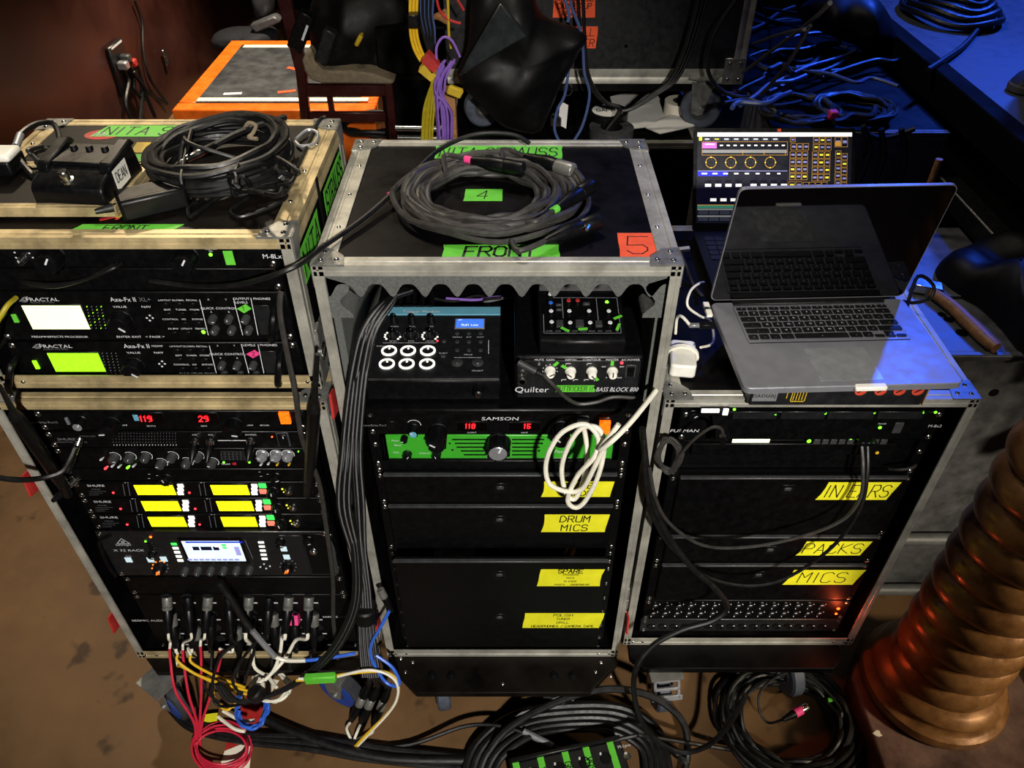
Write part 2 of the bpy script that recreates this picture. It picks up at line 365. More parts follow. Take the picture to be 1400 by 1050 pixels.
def rails(r, cx, yp, z0, z1, step=.055):
    for sx in (-1, 1):
        x = cx+sx*.2325
        o = MB('panel').box(x-.0095, x+.0095, yp+.004, yp+.022, z0, z1).build('rack_rail', r)
        k = int((z1-z0)/step)
        for i in range(k): put('screw', screw_mesh(), (x, yp+.004, z0+step*(i+.5)), o)
# tape label with hand-lettering; corner o, right vector, up vector
def tape(par, o, rt, up, w, h, m, lines, lh=None, name='tape_label', label=None, ink='ink', wd=.0022, slant=.12, skew=0, torn=True, seed=1, lift=.0003):
    o, rt, up = V(o), V(rt).normalized(), V(up).normalized(); n = rt.cross(up); rg = random.Random(seed); mb = MB(m)
    e0 = [(rg.uniform(-.002, .002) if torn else 0) for _ in range(4)]; e1 = [(rg.uniform(-.002, .002) if torn else 0) for _ in range(4)]
    P = [o+rt*(e0[i]+skew*h*i/3)+up*h*i/3 for i in range(4)]; Q = [o+rt*(w+e1[i]+skew*h*i/3)+up*h*i/3 for i in range(4)]
    mb.prism([p+n*lift for p in P+Q[::-1]], n*.0004)
    t = mb.build(name, par, label=label)
    if lines:
        mb = MB(ink); H_ = h/len(lines)
        for i, ln in enumerate(lines):
            ht = lh[i] if lh else H_*.68; tw = swidth(ln, ht); sc = min(1, w*.94/max(tw, 1e-6)); base = o+up*(h-H_*(i+.5)-ht/2)
            strokes(mb, ln, base+rt*((w-tw*sc)/2+skew*h/2), rt*1, up, ht, wd=wd if not isinstance(wd, list) else wd[i], lift=lift+.0007, gap=.35*sc, asp=.62*sc, slant=slant, seed=seed+i)
        mb.build('hand_lettering', t)
    return t
# the four rack cases
CX_U, CX_L, CX_C, CX_R = -.5975, -.61, -.0225, .5515
Y_U, Y_L, Y_C, Y_R = 1.0, .992, 1.003, 1.029
low = case('rack_case', 'tall open rack case under the guitar processor case, with blue wheels', -.897, -.322, Y_L, 1.46, .195, 1.024, m='alu_warm_lit')
upp = case('rack_case', 'short open rack case on top of the left stack, marked with green name tape', -.87, -.325, Y_U, 1.43, 1.052, 1.338, m='alu_warm_lit', topm='laminate_worn')
mid = case('rack_case', 'tall open rack case with grey foam lining and an orange tape 5 on top', -.3, .255, Y_C, 1.451, .183, 1.289)
rig = case('rack_case', 'open rack case under the two laptops, drawers marked in ears, packs and mics', .274, .829, Y_R, 1.64, .192, .996)
rails(low, CX_L, 1.012, .215, 1.0); rails(upp, CX_U, 1.02, 1.06, 1.315); rails(mid, CX_C, 1.02, .2, .96); rails(rig, CX_R, 1.045, .21, .97)
for par, p, s, rd in ((low, (-.899, 1.0, .83), -1, True), (low, (-.899, 1.0, .36), -1, True), (low, (-.32, 1.0, .78), 1, False), (upp, (-.323, 1.01, 1.1), 1, False), (mid, (-.302, 1.012, 1.02), -1, True),
                      (mid, (-.302, 1.01, .34), -1, True), (mid, (.257, 1.012, 1.02), 1, False), (mid, (.257, 1.01, .34), 1, True), (rig, (.831, 1.04, .86), 1, False), (rig, (.272, 1.04, .34), -1, False), (rig, (.831, 1.04, .34), 1, False)):
    latch(par, p, s, rd)
# seam of the upper left case between its two lids, tape on its top and side
MB('gaff_red').box(-.87, -.325, 1.188, 1.192, 1.338, 1.3388).build('lid_seam', upp)
MB('black_wall').box(-.3226, -.3206, 1.185, 1.196, 1.06, 1.34).build('lid_gap', upp)
def on_top(par, z, u0, v0, u1, v1, *a, **k):         # tape on a level top: near left and far right corners in the photo
    p = H(u0, v0, z); q = H(u1, v1, z); return tape(par, (p.x, p.y, z), X, Y, q.x-p.x, q.y-p.y, *a, **k)
on_top(upp, 1.338, 92, 318, 238, 307, 'gaff_green', ['FRONT'], skew=.6, seed=4, label='green tape marked FRONT')
on_top(upp, 1.338, 122, 187, 352, 172, 'gaff_green', ['NITA STRAUSS'], skew=.3, seed=5, label='green tape marked NITA STRAUSS', wd=.003)
on_top(upp, 1.338, 176, 209, 300, 195, 'tape_dull', ['V1'], seed=6, label='dull yellow tape')
on_top(upp, 1.338, 170, 226, 236, 211, 'gaff_green', ['-'], seed=7, label='short plain green tape')
on_top(upp, 1.338, 196, 245, 306, 229, 'gaff_red', ['OTO'], seed=8, label='red tape')
c = H(140, 184, 1.3383)
o = MB('gaff_red').prism([c+V((.032*math.cos(t*.35), .022*math.sin(t*.35), 0)) for t in range(18)], (0, 0, .0004)).build('oval_sticker', upp, label='red oval sticker with white scrawl')
mb = MB('print'); strokes(mb, 'SHU', c+V((-.016, -.007, .0005)), X, Y, .013, .0016, asp=.5); mb.build('scrawl', o)
for (y, yy, tx, sd) in ((1.03, 1.16, 'NITA', 3), (1.22, 1.39, 'STRAUSS', 9)):
    tape(upp, (-.3226, y, 1.24), Y, Z, yy-y, .06, 'gaff_green', [tx], seed=sd, label='green side tape marked '+tx, wd=.0052)
# middle case: tape, foam lining, shelf
on_top(mid, 1.289, 604, 354, 764, 335, 'gaff_green', ['FRONT'], seed=11, label='green tape marked FRONT', wd=.0042)
on_top(mid, 1.289, 594, 217, 768, 200, 'gaff_green', ['NITA STRAUSS'], seed=12, label='green tape marked NITA STRAUSS', wd=.0028)
on_top(mid, 1.289, 634, 275, 688, 259, 'gaff_green', ['4'], seed=13, label='short green tape inside the coil')
on_top(mid, 1.289, 849, 353, 897, 319, 'gaff_orange', ['5'], seed=14, label='orange tape marked 5', wd=.0022)
# wavy foam: strip under the lid and down both cheeks
zt, zb, yf = 1.276, 1.236, 1.014; n = 126; xa, xb = -.287, .242
low_edge = [(xa+(xb-xa)*i/n, yf, zb+.004-.012*math.cos(2*math.pi*i/n*10.5)-.003*math.cos(4*math.pi*i/n*10.5)) for i in range(n+1)]
MB('foam').prism([(xa, yf, zt)]+low_edge+[(xb, yf, zt)], (0, .05, 0)).build('foam_strip', mid, label='grey wavy foam under the lid')
for s, x, xi in ((1, -.29, -.262), (-1, .245, .217)):
    pts = [(x, yf, 1.262)]+[(xi+s*.009*math.sin(k*.75+.6), yf, 1.25-.0065*k) for k in range(11)]+[(x, yf, 1.185)]
    MB('foam').prism(pts, (0, .05, 0)).build('foam_cheek', mid)
    MB('foam').box(min(x, x+s*.012), max(x, x+s*.012), 1.03, 1.43, .99, 1.27).build('foam_cheek', mid)
MB('black_wall').box(-.29, .245, 1.42, 1.436, 1.0, 1.27).build('foam_back', mid)
MB('panel').box(-.28, .235, 1.008, 1.42, .977, .99).build('shelf', mid, .003)
# bottom boards and casters
def caster(par, p, r=.05, wm='tyre', brake=False, yaw=0):
    p = V(p); c, s = math.cos(yaw), math.sin(yaw); ax = V((c, s, 0)); fw = V((-s, c, 0)); top = p+Z*(r*2+.035)
    mb = MB('zinc').obox(top-Z*.002, ax*.04, fw*.04, Z*.0025).cyl(top-Z*.004, top-Z*.02, .026, 16)
    for q in (-1, 1): mb.prism([p+ax*q*.021+fw*a+Z*b for a, b in ((-.034, 2*r+.018), (.034, 2*r+.018), (.022, r-.014), (0, r-.02), (-.014, r-.012))], ax*q*.003)
    mb.cyl(p+ax*-.03+Z*r, p+ax*.03+Z*r, .007, 10)
    o = mb.build('caster', par)
    MB('tyre_dark' if wm == 'blue_wheel' else wm).lathe(p-ax*.017+Z*r, ax, [(r*.55, 0), (r*.9, .0), (r, .005), (r, .029), (r*.9, .034), (r*.55, .034), (r*.5, .028), (.01, .028)], 26).build('wheel', o)
    rh = .8 if wm == 'blue_wheel' else .56
    MB('blue_wheel' if wm == 'blue_wheel' else 'plastic_grey').lathe(p-ax*.019+Z*r, ax, [(.012, 0.004), (r*.3, .004), (r*.36, 0), (r*rh, .0), (r*rh, .038), (r*.36, .038), (r*.3, .034), (.012, .034)], 22).build('wheel_hub', o)
    if brake:
        mb = MB('silver'); q = top+fw*-.046-Z*.03; dn = (-Z*.85-fw*.5).normalized()
        for a, w_, h_, e in ((0, .032, .004, -.022), (0, .032, .004, .0), (0, .038, .007, .024)): mb.obox(q+dn*e, ax*w_, dn*h_, dn.cross(ax)*.004)
        for sg in (-1, 1): mb.obox(q+ax*sg*.029, ax*.0035, dn*.026, dn.cross(ax)*.004)
        mb.build('brake_pedal', o, .0015, label='bright steel brake pedal')
    return o
def wheelboard(par, x0, x1, y0, y1, z, ch, m='laminate_worn', t=.02):
    b = MB(m).prism([(x0, y1, z-t), (x0, y0+ch, z-t), (x0+ch, y0, z-t), (x1-ch, y0, z-t), (x1, y0+ch, z-t), (x1, y1, z-t)], (0, 0, t)).build('wheel_board', par, .002)
    return b
wb = wheelboard(mid, -.3, .255, .908, 1.451, .181, .075)
for x in (-.19, -.145, .1, .145): 
    for y in (.95,): put('bolt', cached('bolt', lambda: MB('plastic').lathe((0, 0, 0), Z, [(.012, 0), (.012, .001), (.008, .0015), (.008, .006), (.004, .0075), (0, .0075)], 6).mesh('bolt')), (x, y, .181), wb)
for x, y in ((-.27, .995), (-.255, .96), (-.24, .985), (.215, .985), (.235, .95), (.2, .96), (-.022, .93)): put('rivet', rivet_mesh(.004), (x, y, .181), wb)
wheelboard(low, -.897, -.322, .955, 1.46, .193, .05); wheelboard(rig, .285, .8, .965, 1.64, .188, .03, 'laminate')
for par, x, y, wm, br, yw in ((mid, -.175, .99, 'tyre', False, .15), (mid, .12, 1.0, 'tyre', True, -.1), (mid, -.19, 1.36, 'tyre', False, 0), (mid, .15, 1.36, 'tyre', False, 0)): caster(par, (x, y, 0), .057, wm, br, yw)
for par, x, y, wm, br, yw in ((low, -.845, .955, 'blue_wheel', False, 1.0), (low, -.43, .985, 'blue_wheel', False, 1.1), (low, -.8, 1.38, 'blue_wheel', False, 0), (low, -.4, 1.38, 'blue_wheel', False, 0),
                              (rig, .37, .99, 'tyre', True, .1), (rig, .705, 1.03, 'tyre', False, .2), (rig, .36, 1.56, 'tyre', False, 0), (rig, .74, 1.56, 'tyre', False, 0)): caster(par, (x, y, 0), .063, wm, br, yw)
# ---------------------------------------------------------------- rack devices
class Dev:
    def __init__(s, name, label, cat, cx, v0, v1, yp, depth=.3, m='panel', w=.4826, group='rack units with knobs and lights', bev=.0015, screws=True, x0=None, x1=None):
        s.y = yp; s.x0 = cx-w/2 if x0 is None else x0; s.x1 = cx+w/2 if x1 is None else x1
        s.z1 = F(700, v0, yp).z; s.z0 = F(700, v1, yp).z
        s.r = thing(name, label, cat, (cx, yp, s.z0), group); s.ink = MB('print')
        MB(m).box(s.x0, s.x1, yp, yp+.004, s.z0, s.z1).build('front_panel', s.r, bev)
        MB('panel').box(max(s.x0, cx-.21), min(s.x1, cx+.21), yp+.0045, yp+depth, s.z0+.001, s.z1-.001).build('chassis', s.r)
        if screws:
            for x in (s.x0+.009, s.x1-.009):
                for z in (s.z0+.007, s.z1-.007): put('screw', screw_mesh(), (x, yp, z), s.r)
    def p(s, u, v, dy=0): q = F(u, v, s.y); return V((q.x, s.y-dy, q.z))
    def px(s, u, v): return PXM(F(u, v, s.y))
    def knob(s, u, v, r, ln=.014, m='plastic', cap=None, name='knob', ang=None, label=None, mark='print'):
        c = s.p(u, v); R_ = r*s.px(u, v); key = ('knob', round(R_, 4), ln, m, cap)
        def mk():
            mb = MB(m).lathe((0, 0, 0), -Y, [(R_, 0), (R_, .002), (R_*.9, .003), (R_*.84, ln*.9), (R_*.76, ln), (0, ln) if not cap else (R_*.7, ln)], 18)
            for k in range(9): t = 2*math.pi*k/9; mb.obox((R_*.88*math.cos(t), -ln*.5, R_*.88*math.sin(t)), (R_*.07*math.cos(t), 0, R_*.07*math.sin(t)), (R_*.09*-math.sin(t), 0, R_*.09*math.cos(t)), (0, ln*.4, 0))
            if cap: mb.use(cap).lathe((0, -ln, 0), -Y, [(R_*.7, 0), (R_*.66, .0008), (0, .0008)], 18)
            mb.use(mark).obox((0, -ln-.001, R_*.45), (R_*.07, 0, 0), (0, .0004, 0), (0, 0, R_*.3)); return mb.mesh('knob')
        return put(name, cached(key, mk), c, s.r, (0, R.uniform(-1.8, 1.8) if ang is None else ang, 0), label)
    def led(s, u, v, m='led_green', r=2.2, name='light', label=None):
        R_ = r*s.px(u, v); return put(name, cached(('led', m, round(R_, 4)), lambda: MB(m).lathe((0, 0, 0), -Y, [(R_, 0), (R_*.9, .0012), (R_*.5, .002), (0, .0023)], 10).mesh('light')), s.p(u, v), s.r, None, label)
    def rect(s, u0, v0, u1, v1, m, name, t=.002, parent=None, dy=0, bev=.0005, label=None):
        vm = (v0+v1)/2; a = s.p(u0, vm); b = s.p(u1, vm); za = s.p(u0, v0).z; zb = s.p(u0, v1).z
        return MB(m).box(a.x, b.x, s.y-t-dy, s.y-dy, zb, za).build(name, parent or s.r, bev, label)
    def screen(s, u0, v0, u1, v1, m, frame='plastic', f=1.6, name='display', label=None):
        o = s.rect(u0-f, v0-f, u1+f, v1+f, frame, name+'_bezel', .0014); return s.rect(u0, v0, u1, v1, m, name, .0008, o, .0014, 0, label)
    def t(s, txt, u, v, h, m='print', align='C', wide=1, slant=0):
        s.ink.use(m); text(s.ink, txt, s.p(u, v)+V((0, -.0003, -h*s.px(u, v)/2)), X, Z, h*s.px(u, v), align, wide, slant)
    def line(s, u0, v0, u1, v1, w=.8, m='print'):
        s.ink.use(m); a = s.p(u0, v0, .0006); b = s.p(u1, v1, .0006); d = (b-a).normalized().cross(Y)*w*s.px(u0, v0)/2; s.ink.quad(a-d, b-d, b+d, a+d) if (b-a).cross(d).y > 0 else s.ink.quad(a+d, b+d, b-d, a-d)
    def seg(s, txt, u, v, h, m='digit_red', parent=None, dy=.003):
        mb = MB(m); k = s.px(u, v)*h; strokes(mb, txt, s.p(u, v)+V((0, -dy, -k/2)), X, Z, k, wd=k*.17, asp=.5, slant=.12, jit=0, gap=.5); return mb.build('digits', parent or s.r)
    def done(s):
        if s.ink.v: s.ink.build('printed_lettering', s.r)
        return s.r
    def arc(s, u, v, r, a0, a1, m='print', w=.9):
        s.ink.use(m); k = s.px(u, v); c = s.p(u, v, .0006); n = 14
        for i in range(n):
            t0 = a0+(a1-a0)*i/n; t1 = a0+(a1-a0)*(i+1)/n; f = lambda t, q: c+V((math.sin(t), 0, math.cos(t)))*k*(r+q)
            s.ink.quad(f(t0, -w/2), f(t1, -w/2), f(t1, w/2), f(t0, w/2))
def handle(d, u, v0, v1):
    a = d.p(u, v0); b = d.p(u, v1); MB('plastic').tube(smooth([a, a+V((0, -.03, -.004)), b+V((0, -.03, .004)), b], 5), .006, 8).build('rack_handle', d.r)
# --- left upper case
YU = 1.02
d = Dev('power_conditioner', 'slim power conditioner with one green light, above the two guitar processors', 'power conditioner', CX_U, 331, 366, YU)
d.knob(32, 354, 6, .012, 'steel', label='small steel lamp'); d.knob(74, 349, 18, .03, ang=.6); d.knob(257, 350, 17, .03, ang=.6)
d.led(288, 348, 'led_green', 2.6); o = d.rect(308, 337, 322, 364, 'plastic', 'rocker_switch', .004)
d.rect(308, 341, 321, 360, 'gaff_green', 'switch_tape', .0008, o, .004, 0, 'green tape over the switch')
for u, v in ((20, 345), (26, 338), (40, 346), (33, 337), (45, 352), (22, 352)): d.line(u-1, v, u+1.4, v, 2)
d.t('POSITION', 288, 340, 2.4); d.t('ON', 288, 343, 2.2); d.t('POWER', 313, 333, 2.4); d.t('M-8Lx', 372, 350, 7); d.knob(384, 338, 4, .006); d.done()
d = Dev('blank_panel', 'blank black panel with a loose cable in front, above the bright processor', 'rack panel', CX_U, 367, 397, YU, .02); d.done()
for q, (v0, v1, lab, nm) in enumerate(((399, 465, 'two-unit guitar processor with a glowing pale screen', 'XL+'), (468, 524, 'two-unit guitar processor with a lime green screen and pink tape', ''))):
    d = Dev('guitar_processor', lab, 'guitar processor', CX_U, v0, v1, YU, .36, group='guitar processors in the upper case')
    dx = [0, 17][q]; dv = [0, 66][q]; sc = [1, .9][q]
    f = lambda u: 200+(u-200)*(1 if not q else .95)+dx
    if not q: d.screen(38, 417, 117, 449, 'lcd_white', label='bright pale screen')
    else: d.screen(71, 482, 140, 507, 'lcd_lime', label='lime green screen')
    d.rect(18 if not q else 47, 429+dv*.96, 25 if not q else 53, 440+dv*.96, 'lcd_lime' if q else 'gaff_green', 'power_button', .003)
    d.t('FRACTAL', f(58)-(6 if q else 0), 409+dv*.97, 5.5, wide=1.35); d.t('AUDIO SYSTEMS', f(58)-(6 if q else 0), 413+dv*.97, 2.6, 'print_dim', wide=1.2)
    d.ink.use('silver'); a = d.p(f(35)-8*q, 409+dv*.97)
    for k, (x0, z0, x1, z1) in enumerate(((-.012, -.004, .006, .006), (-.004, -.001, .009, .004), (-.008, -.006, .003, -.001))):
        d.ink.quad(a+V((x0, -.0006, z0)), a+V((x1*.3, -.0006, z0+.001)), a+V((x1, -.0006, z1)), a+V((x0*.2, -.0006, z1-.002)))
    d.t('PREAMP/EFFECTS PROCESSOR' if not q else 'G2 MODELING TECHNOLOGY', 82 if not q else 99, 460 if not q else 520.5, 3.2, wide=1.25)
    d.t('Axe-Fx II', f(168), 409+dv*.965, 7, wide=.95); d.t('XL+' if not q else 'PREAMP', f(198), 409+dv*.965, 6.5 if not q else 3, 'print_dim' if not q else 'print')
    d.t('VALUE', f(164), 419+dv*.95, 3.4, wide=1.3); d.t('NAV', f(200), 419+dv*.95, 3.4, wide=1.3)
    d.knob(f(167)-(0 if not q else 1), 436+dv*.95, 16-1.5*q, .022, 'plastic', name='value_knob', ang=2.3)
    for u, v in ((205, 431), (205, 438), (201, 434.5), (209, 434.5)): d.ink.use('print'); c = d.p(f(u), v+dv*.95); d.ink.quad(*[c+V((.0022*x, -.0006, .0022*z)) for x, z in ((-1, 0), (0, -1), (1, 0), (0, 1))])
    for s_, u in (('ENTER', 169), ('EXIT', 187), ('< PAGE >', 212)): d.t(s_, f(u), 460+dv*.9, 3.4, wide=1.3)
    for j, row in enumerate((('LAYOUT', 'GLOBAL', 'RECALL'), ('EDIT', 'TUNER', 'STORE'), ('CONTROL', 'I/O', 'BYPASS'), ('FX BYP', 'UTILITY', 'TEMPO'))):
        for i, s_ in enumerate(row):
            d.t(s_, f(225+i*18.5+j*4), 410+j*13+dv*(.955-.008*j), 2.7, wide=1.15); d.rect(f(225+i*18.5+j*4)-5, 414+j*13+dv*(.955-.008*j), f(225+i*18.5+j*4)+5, 419+j*12.6+dv*(.955-.008*j), 'plastic', 'button', .002)
    for i in range(4):
        for j in range(8): d.led(f(119+i*6.5+j*.9), 419+j*4.2+dv*(.965-.004*j), 'lcd_lime' if (i+j) % 3 == 0 and not q else 'print_dim', .75, 'meter_light')
    d.led(f(278), 454+dv*.93, 'led_green', 3 if not q else .8)
    d.line(f(273), 409+dv*.96, f(285), 458+dv*.9, 1); d.line(f(319), 407+dv*.96, f(332), 458+dv*.9, 1); d.line(f(343), 407+dv*.96, f(353), 458+dv*.9, 1)
    d.t('QUICK CONTROL', f(299), 421+dv*.95, 3.6, wide=1.15); d.t('OUTPUT' if not q else 'LEVELS', f(330), 408+dv*.96, 3.6, wide=1.1); d.t('PHONES', f(358), 408+dv*.96, 3.6, wide=1.2)
    if not q: d.t('LEVELS', f(330), 413, 3.6, wide=1.1)
    for i, s_ in enumerate('XYAB'): d.t(s_, f(285+24*(i % 2)+(4 if i > 1 else 0)), (409 if i < 2 else 426)+dv*.955, 2.6)
    for u, v in ((292, 434), (295, 449), (314, 434), (318, 449), (337, 434), (341, 449)): d.knob(f(u), v+dv*(.955-.02*(v > 440)), 5.6-.5*q, .013, 'plastic_grey', name='small_knob')
    c = d.p(f(334)+(2 if q else 0), 420.5+dv*.94); k = .0098
    o = MB('gaff_green' if not q else 'gaff_pink').prism([c+V((a*k*1.1, -.0012, b*k)) for a, b in ((-1.1, -.1), (-.2, -1), (1.1, -.1), (.4, .8))], (0, -.0006, 0)).build('tape_tab', d.r, label='%s tape tab' % ('green', 'pink')[q])
    mb = MB('ink'); strokes(mb, '12'[q], c+V((-.002, -.0022, -.004)), X, Z, .008, .001); mb.build('hand_lettering', o)
    d.rect(f(351), 417+dv*.95, f(372), 457+dv*.9, 'panel_grey', 'phones_plate', .0012); handle(d, f(378), 418+dv*.95, 452+dv*.92); handle(d, 8 if not q else 25, 422+dv*.97, 462+dv*.9)
    d.done()
# --- left lower case
YL = 1.012
d = Dev('power_conditioner', 'black power conditioner reading 119 and 29 with an orange lit switch', 'power conditioner', CX_L, 562, 588, YL)
d.t('PowerBrite Pro15', 58, 577, 4, 'silver'); d.knob(112, 574, 9, .02, cap='silver', label='knob with a pale cap'); d.knob(154, 578, 13, .03); d.knob(321, 579, 13, .03); d.rect(91, 570, 95, 579, 'print_dim', 'toggle', .004)
for u0, u1, tx, ut in ((186, 224, '119', 192), (265, 298, '29', 272)): o = d.screen(u0, 565, u1, 578, 'glass_black', name='meter'); d.seg(tx, ut, 571, 9.5, parent=o)
d.rect(183, 566, 190, 574, 'teal_paint', 'sticker', .003); d.t('OUTPUT', 207, 582, 2.2); d.t('INPUT', 279, 582, 2.2); d.t('LAMP', 170, 581, 2.4); d.t('LAMP', 342, 581, 2.4)
d.rect(383, 562, 397, 577, 'lamp_orange', 'rocker_switch', .006, label='orange lit switch'); d.t('BREAKER', 362, 581, 2.2); d.done()
d = Dev('antenna_distributor', 'black antenna distributor with a rocker switch and row of tiny dots', 'antenna distributor', CX_L, 590, 612, YL)
for i in range(22): d.led(156+i*4.05, 608, 'print', .55, 'vent_dot')
for j in range(4):
    for i in range(22): d.led(155+i*4.05, 592+j*4, 'print_dim', .4, 'vent_dot')
for u, v in ((267, 602), (288, 602), (343, 601)):
    c = d.p(u, v); mb = MB('steel').lathe(c, V((0, -1, -.25)), [(.008, 0), (.008, .006), (.006, .007), (.006, .014)], 12); mb.use('plastic').lathe(c+V((0, -.012, -.004)), V((0, -1, -.5)), [(.008, 0), (.0085, .012), (.005, .022), (.0028, .03)], 12); mb.build('coax_plug', d.r)
for u, s_ in ((266, 'A IN'), (288, 'B IN'), (343, 'ANTENNA')): d.t(s_, u, 594, 2.3)
d.line(298, 602, 338, 602, 1.4); o = d.rect(379, 590, 396, 609, 'plastic_grey', 'switch_bezel', .002); d.rect(381, 592, 394, 607, 'plastic', 'rocker_switch', .004, o, .002, .001)
d.ink.use('print'); c = d.p(388, 595, .0066); d.ink.quad(c+V((-.0008, 0, -.003)), c+V((.0008, 0, -.003)), c+V((.0008, 0, .003)), c+V((-.0008, 0, .003))); d.arc(388, 603, 1.8, 0, 6.28)
d.led(372, 597, 'led_orange_small', 1); d.t('SENNHEISER'[:0]+'SHURE', 91, 600, 4.5, 'silver', wide=1.3); d.t('ANTENNA/POWER DISTRIBUTION', 97, 604, 2, 'print_dim'); d.t('RF SIGNAL INPUT', 120, 596, 2, 'print_dim'); d.done()
d = Dev('headphone_mixer', 'black headphone mixer with rows of grey knobs, three of them silver', 'headphone amplifier', CX_L, 613, 640, YL)
for u, v in ((157, 624), (178, 623.5), (200, 623), (221, 632), (236, 623), (256, 631), (271, 622.5), (291, 631)): d.knob(u, v, 6.2, .014, 'plastic_grey', name='grey_knob'); d.arc(u, v, 8.2, -.6, 2.4)
for u in (359, 378, 394): d.knob(u, 621, 7.2, .014, 'silver', label='silver knob'); d.arc(u, 621, 8.4, -2, 2)
for u, v, m in ((148, 637, 'led_red'), (178, 636, 'led_green'), (157, 634, 'print'), (166, 635, 'print'), (186, 634, 'print'), (142, 625, 'print'), (359, 632, 'print'), (369, 631, 'print'), (381, 632, 'yellow_cable'), (397, 632, 'yellow_cable')):
    c = d.p(u, v); put('toggle_switch', cached(('tog', m), lambda: MB('steel').lathe((0, 0, 0), V((0, -1, .4)), [(.0026, 0), (.0026, .003), (.0014, .004)], 8).use(m).lathe((0, -.003, .001), V((0, -1, .4)), [(.0016, 0), (.0024, .009), (.0012, .011)], 8).mesh('toggle')), c, d.r)
d.led(306, 632, 'led_green', 1.6); d.led(341, 632, 'led_green', 1.6); d.led(408, 617, 'led_green', 1)
for j in range(6): d.line(302, 617+j*2.2, 341, 617+j*2.2, .3, 'print_dim')
for i in range(8): d.line(302+i*5.4, 617, 303+i*5.4, 629, .3, 'print_dim')
d.t('SHURE', 309, 634, 2.8); d.rect(318, 632.5, 323, 635.5, 'led_dim_red', 'badge', .0006); d.done()
d = Dev('blank_panel', 'blank black panel with two small black knobs, above three yellow-lit receivers', 'rack panel', CX_L, 641, 657, YL, .05)
d.knob(228, 653, 8.5, .014); d.knob(378, 651, 8, .014)
for u, v in ((204, 648), (215, 650), (355, 645), (357, 651), (366, 648), (204, 654)): d.line(u-1.5, v, u+1.5, v, .7)
d.done()
for k, (va, vb, us, lab) in enumerate(((659, 680, (186, 239, 290, 340), 'uppermost'), (681, 702, (196, 246, 298, 346), 'middle'), (703, 723, (205, 254, 304, 351), 'lowest'))):
    d = Dev('wireless_receiver', f'dual wireless receiver with two yellow displays, {lab} of the three', 'wireless receiver', CX_L, va, vb, YL, .33, group='wireless receivers in the lower left case')
    vm = (va+vb)/2
    for a, b in ((us[0], us[1]), (us[2], us[3])):
        d.screen(a, vm-7, b, vm+6, 'lcd_yellow', name='display', label='lit yellow display')
        for q in range(3): d.rect(b+4, vm-8+q*5.2, b+12, vm-4+q*5.2, 'ring_white', 'white_button', .002, bev=.0003)
        d.led(a-31, vm+4, 'led_red', 1.7)
        d.line(a-18, vm-8, a-15, vm+8, .8, 'print_dim'); d.line(a-11, vm-8, a-8, vm+8, .8, 'print_dim'); d.t('RF  A', a-13, vm-10, 1.8)
    u = us[3]
    d.rect(u+14, vm-9, u+24, vm-3, 'btn_green', 'green_button', .002); d.rect(u+15, vm-1, u+25, vm+5, 'btn_red', 'red_button', .002)
    d.knob(u+34, vm+1, 8.5, .016); d.led(u+46, vm-1, 'scr_yell', 1.5); d.led(u+48, vm+3, 'scr_yell', 1); d.knob(u+55, vm+1, 5.5, .008, 'steel')
    d.t('SHURE', 131+9*k, vm-6, 4, 'print', wide=1.4); d.t('WIRELESS', 131+9*k, vm-1, 2, 'print_dim')
    for q in range(3): d.line(122+9*k, vm+2+q*2.4, 145-5*q+9*k, vm+2+q*2.4, .5, 'print_dim')
    d.done()
d = Dev('digital_mixer', 'grey rack mixer with a pale blue touch screen and two orange-lit knobs', 'mixer', CX_L, 727, 787, 1.0, .3, 'panel_grey', w=.475)
MB('plastic').tube(smooth([d.p(u, v, .006) for u, v in ((152, 729), (140, 735), (138, 742), (147, 765), (160, 785))], 4), .004, 6).build('left_bumper', d.r); MB('plastic_grey').tube([d.p(u, v, .006) for u, v in ((447, 727), (455, 745), (461, 779))], .005, 6).build('right_bumper', d.r)
d.rect(385, 732, 418, 784, 'panel_grey', 'side_plate', .001); d.rect(420, 730, 452, 784, 'panel', 'jack_plate', .001)
o = d.screen(254, 739, 332, 766, 'lcd_pale', 'glass_black', 4, label='pale blue touch screen'); mb = MB('scr_navy')
def R2(u0, v0, u1, v1, m):
    mb.use(m); vm = (v0+v1)/2; a = d.p(u0, vm, .0026); b = d.p(u1, vm, .0026); mb.quad(V((a.x, a.y, d.p(u0, v1).z)), V((b.x, a.y, d.p(u0, v1).z)), V((b.x, a.y, d.p(u0, v0).z)), V((a.x, a.y, d.p(u0, v0).z)))
R2(254, 739, 332, 741, 'scr_blue')
for u0, u1 in ((264, 273), (275, 290), (292, 300)): R2(u0, 746, u1, 751, 'scr_navy')
for q in range(9): R2(257+q*8, 762.5, 263.5+q*8, 765, 'scr_lav')
R2(258, 758, 292, 760, 'ring_white'); R2(294, 745, 316, 747, 'ring_white'); R2(322, 746, 329, 758, 'scr_lav'); R2(304, 742.5, 310, 749, 'btn_green'); mb.build('screen_content', o)
for i in range(5):
    d.rect(234+i*2.2, 742+i*5.6, 242+i*2.2, 745+i*5.6, 'btn_green' if i == 0 else 'ring_white', 'soft_button', .0015); d.rect(353+i*1.2, 740+i*5.6, 361+i*1.2, 742.5+i*5.6, 'ring_white', 'soft_button', .0015)
for i in range(6): d.knob(254+i*17.6, 778-i*.3, 5, .016, 'plastic_grey', name='encoder', ang=.3)
d.line(335, 738, 346, 764, 1, 'print_dim')
for u, v in ((356, 775), (361, 771), (364, 777), (369, 774)): d.led(u, v, 'print', 1.4, 'arrow_button')
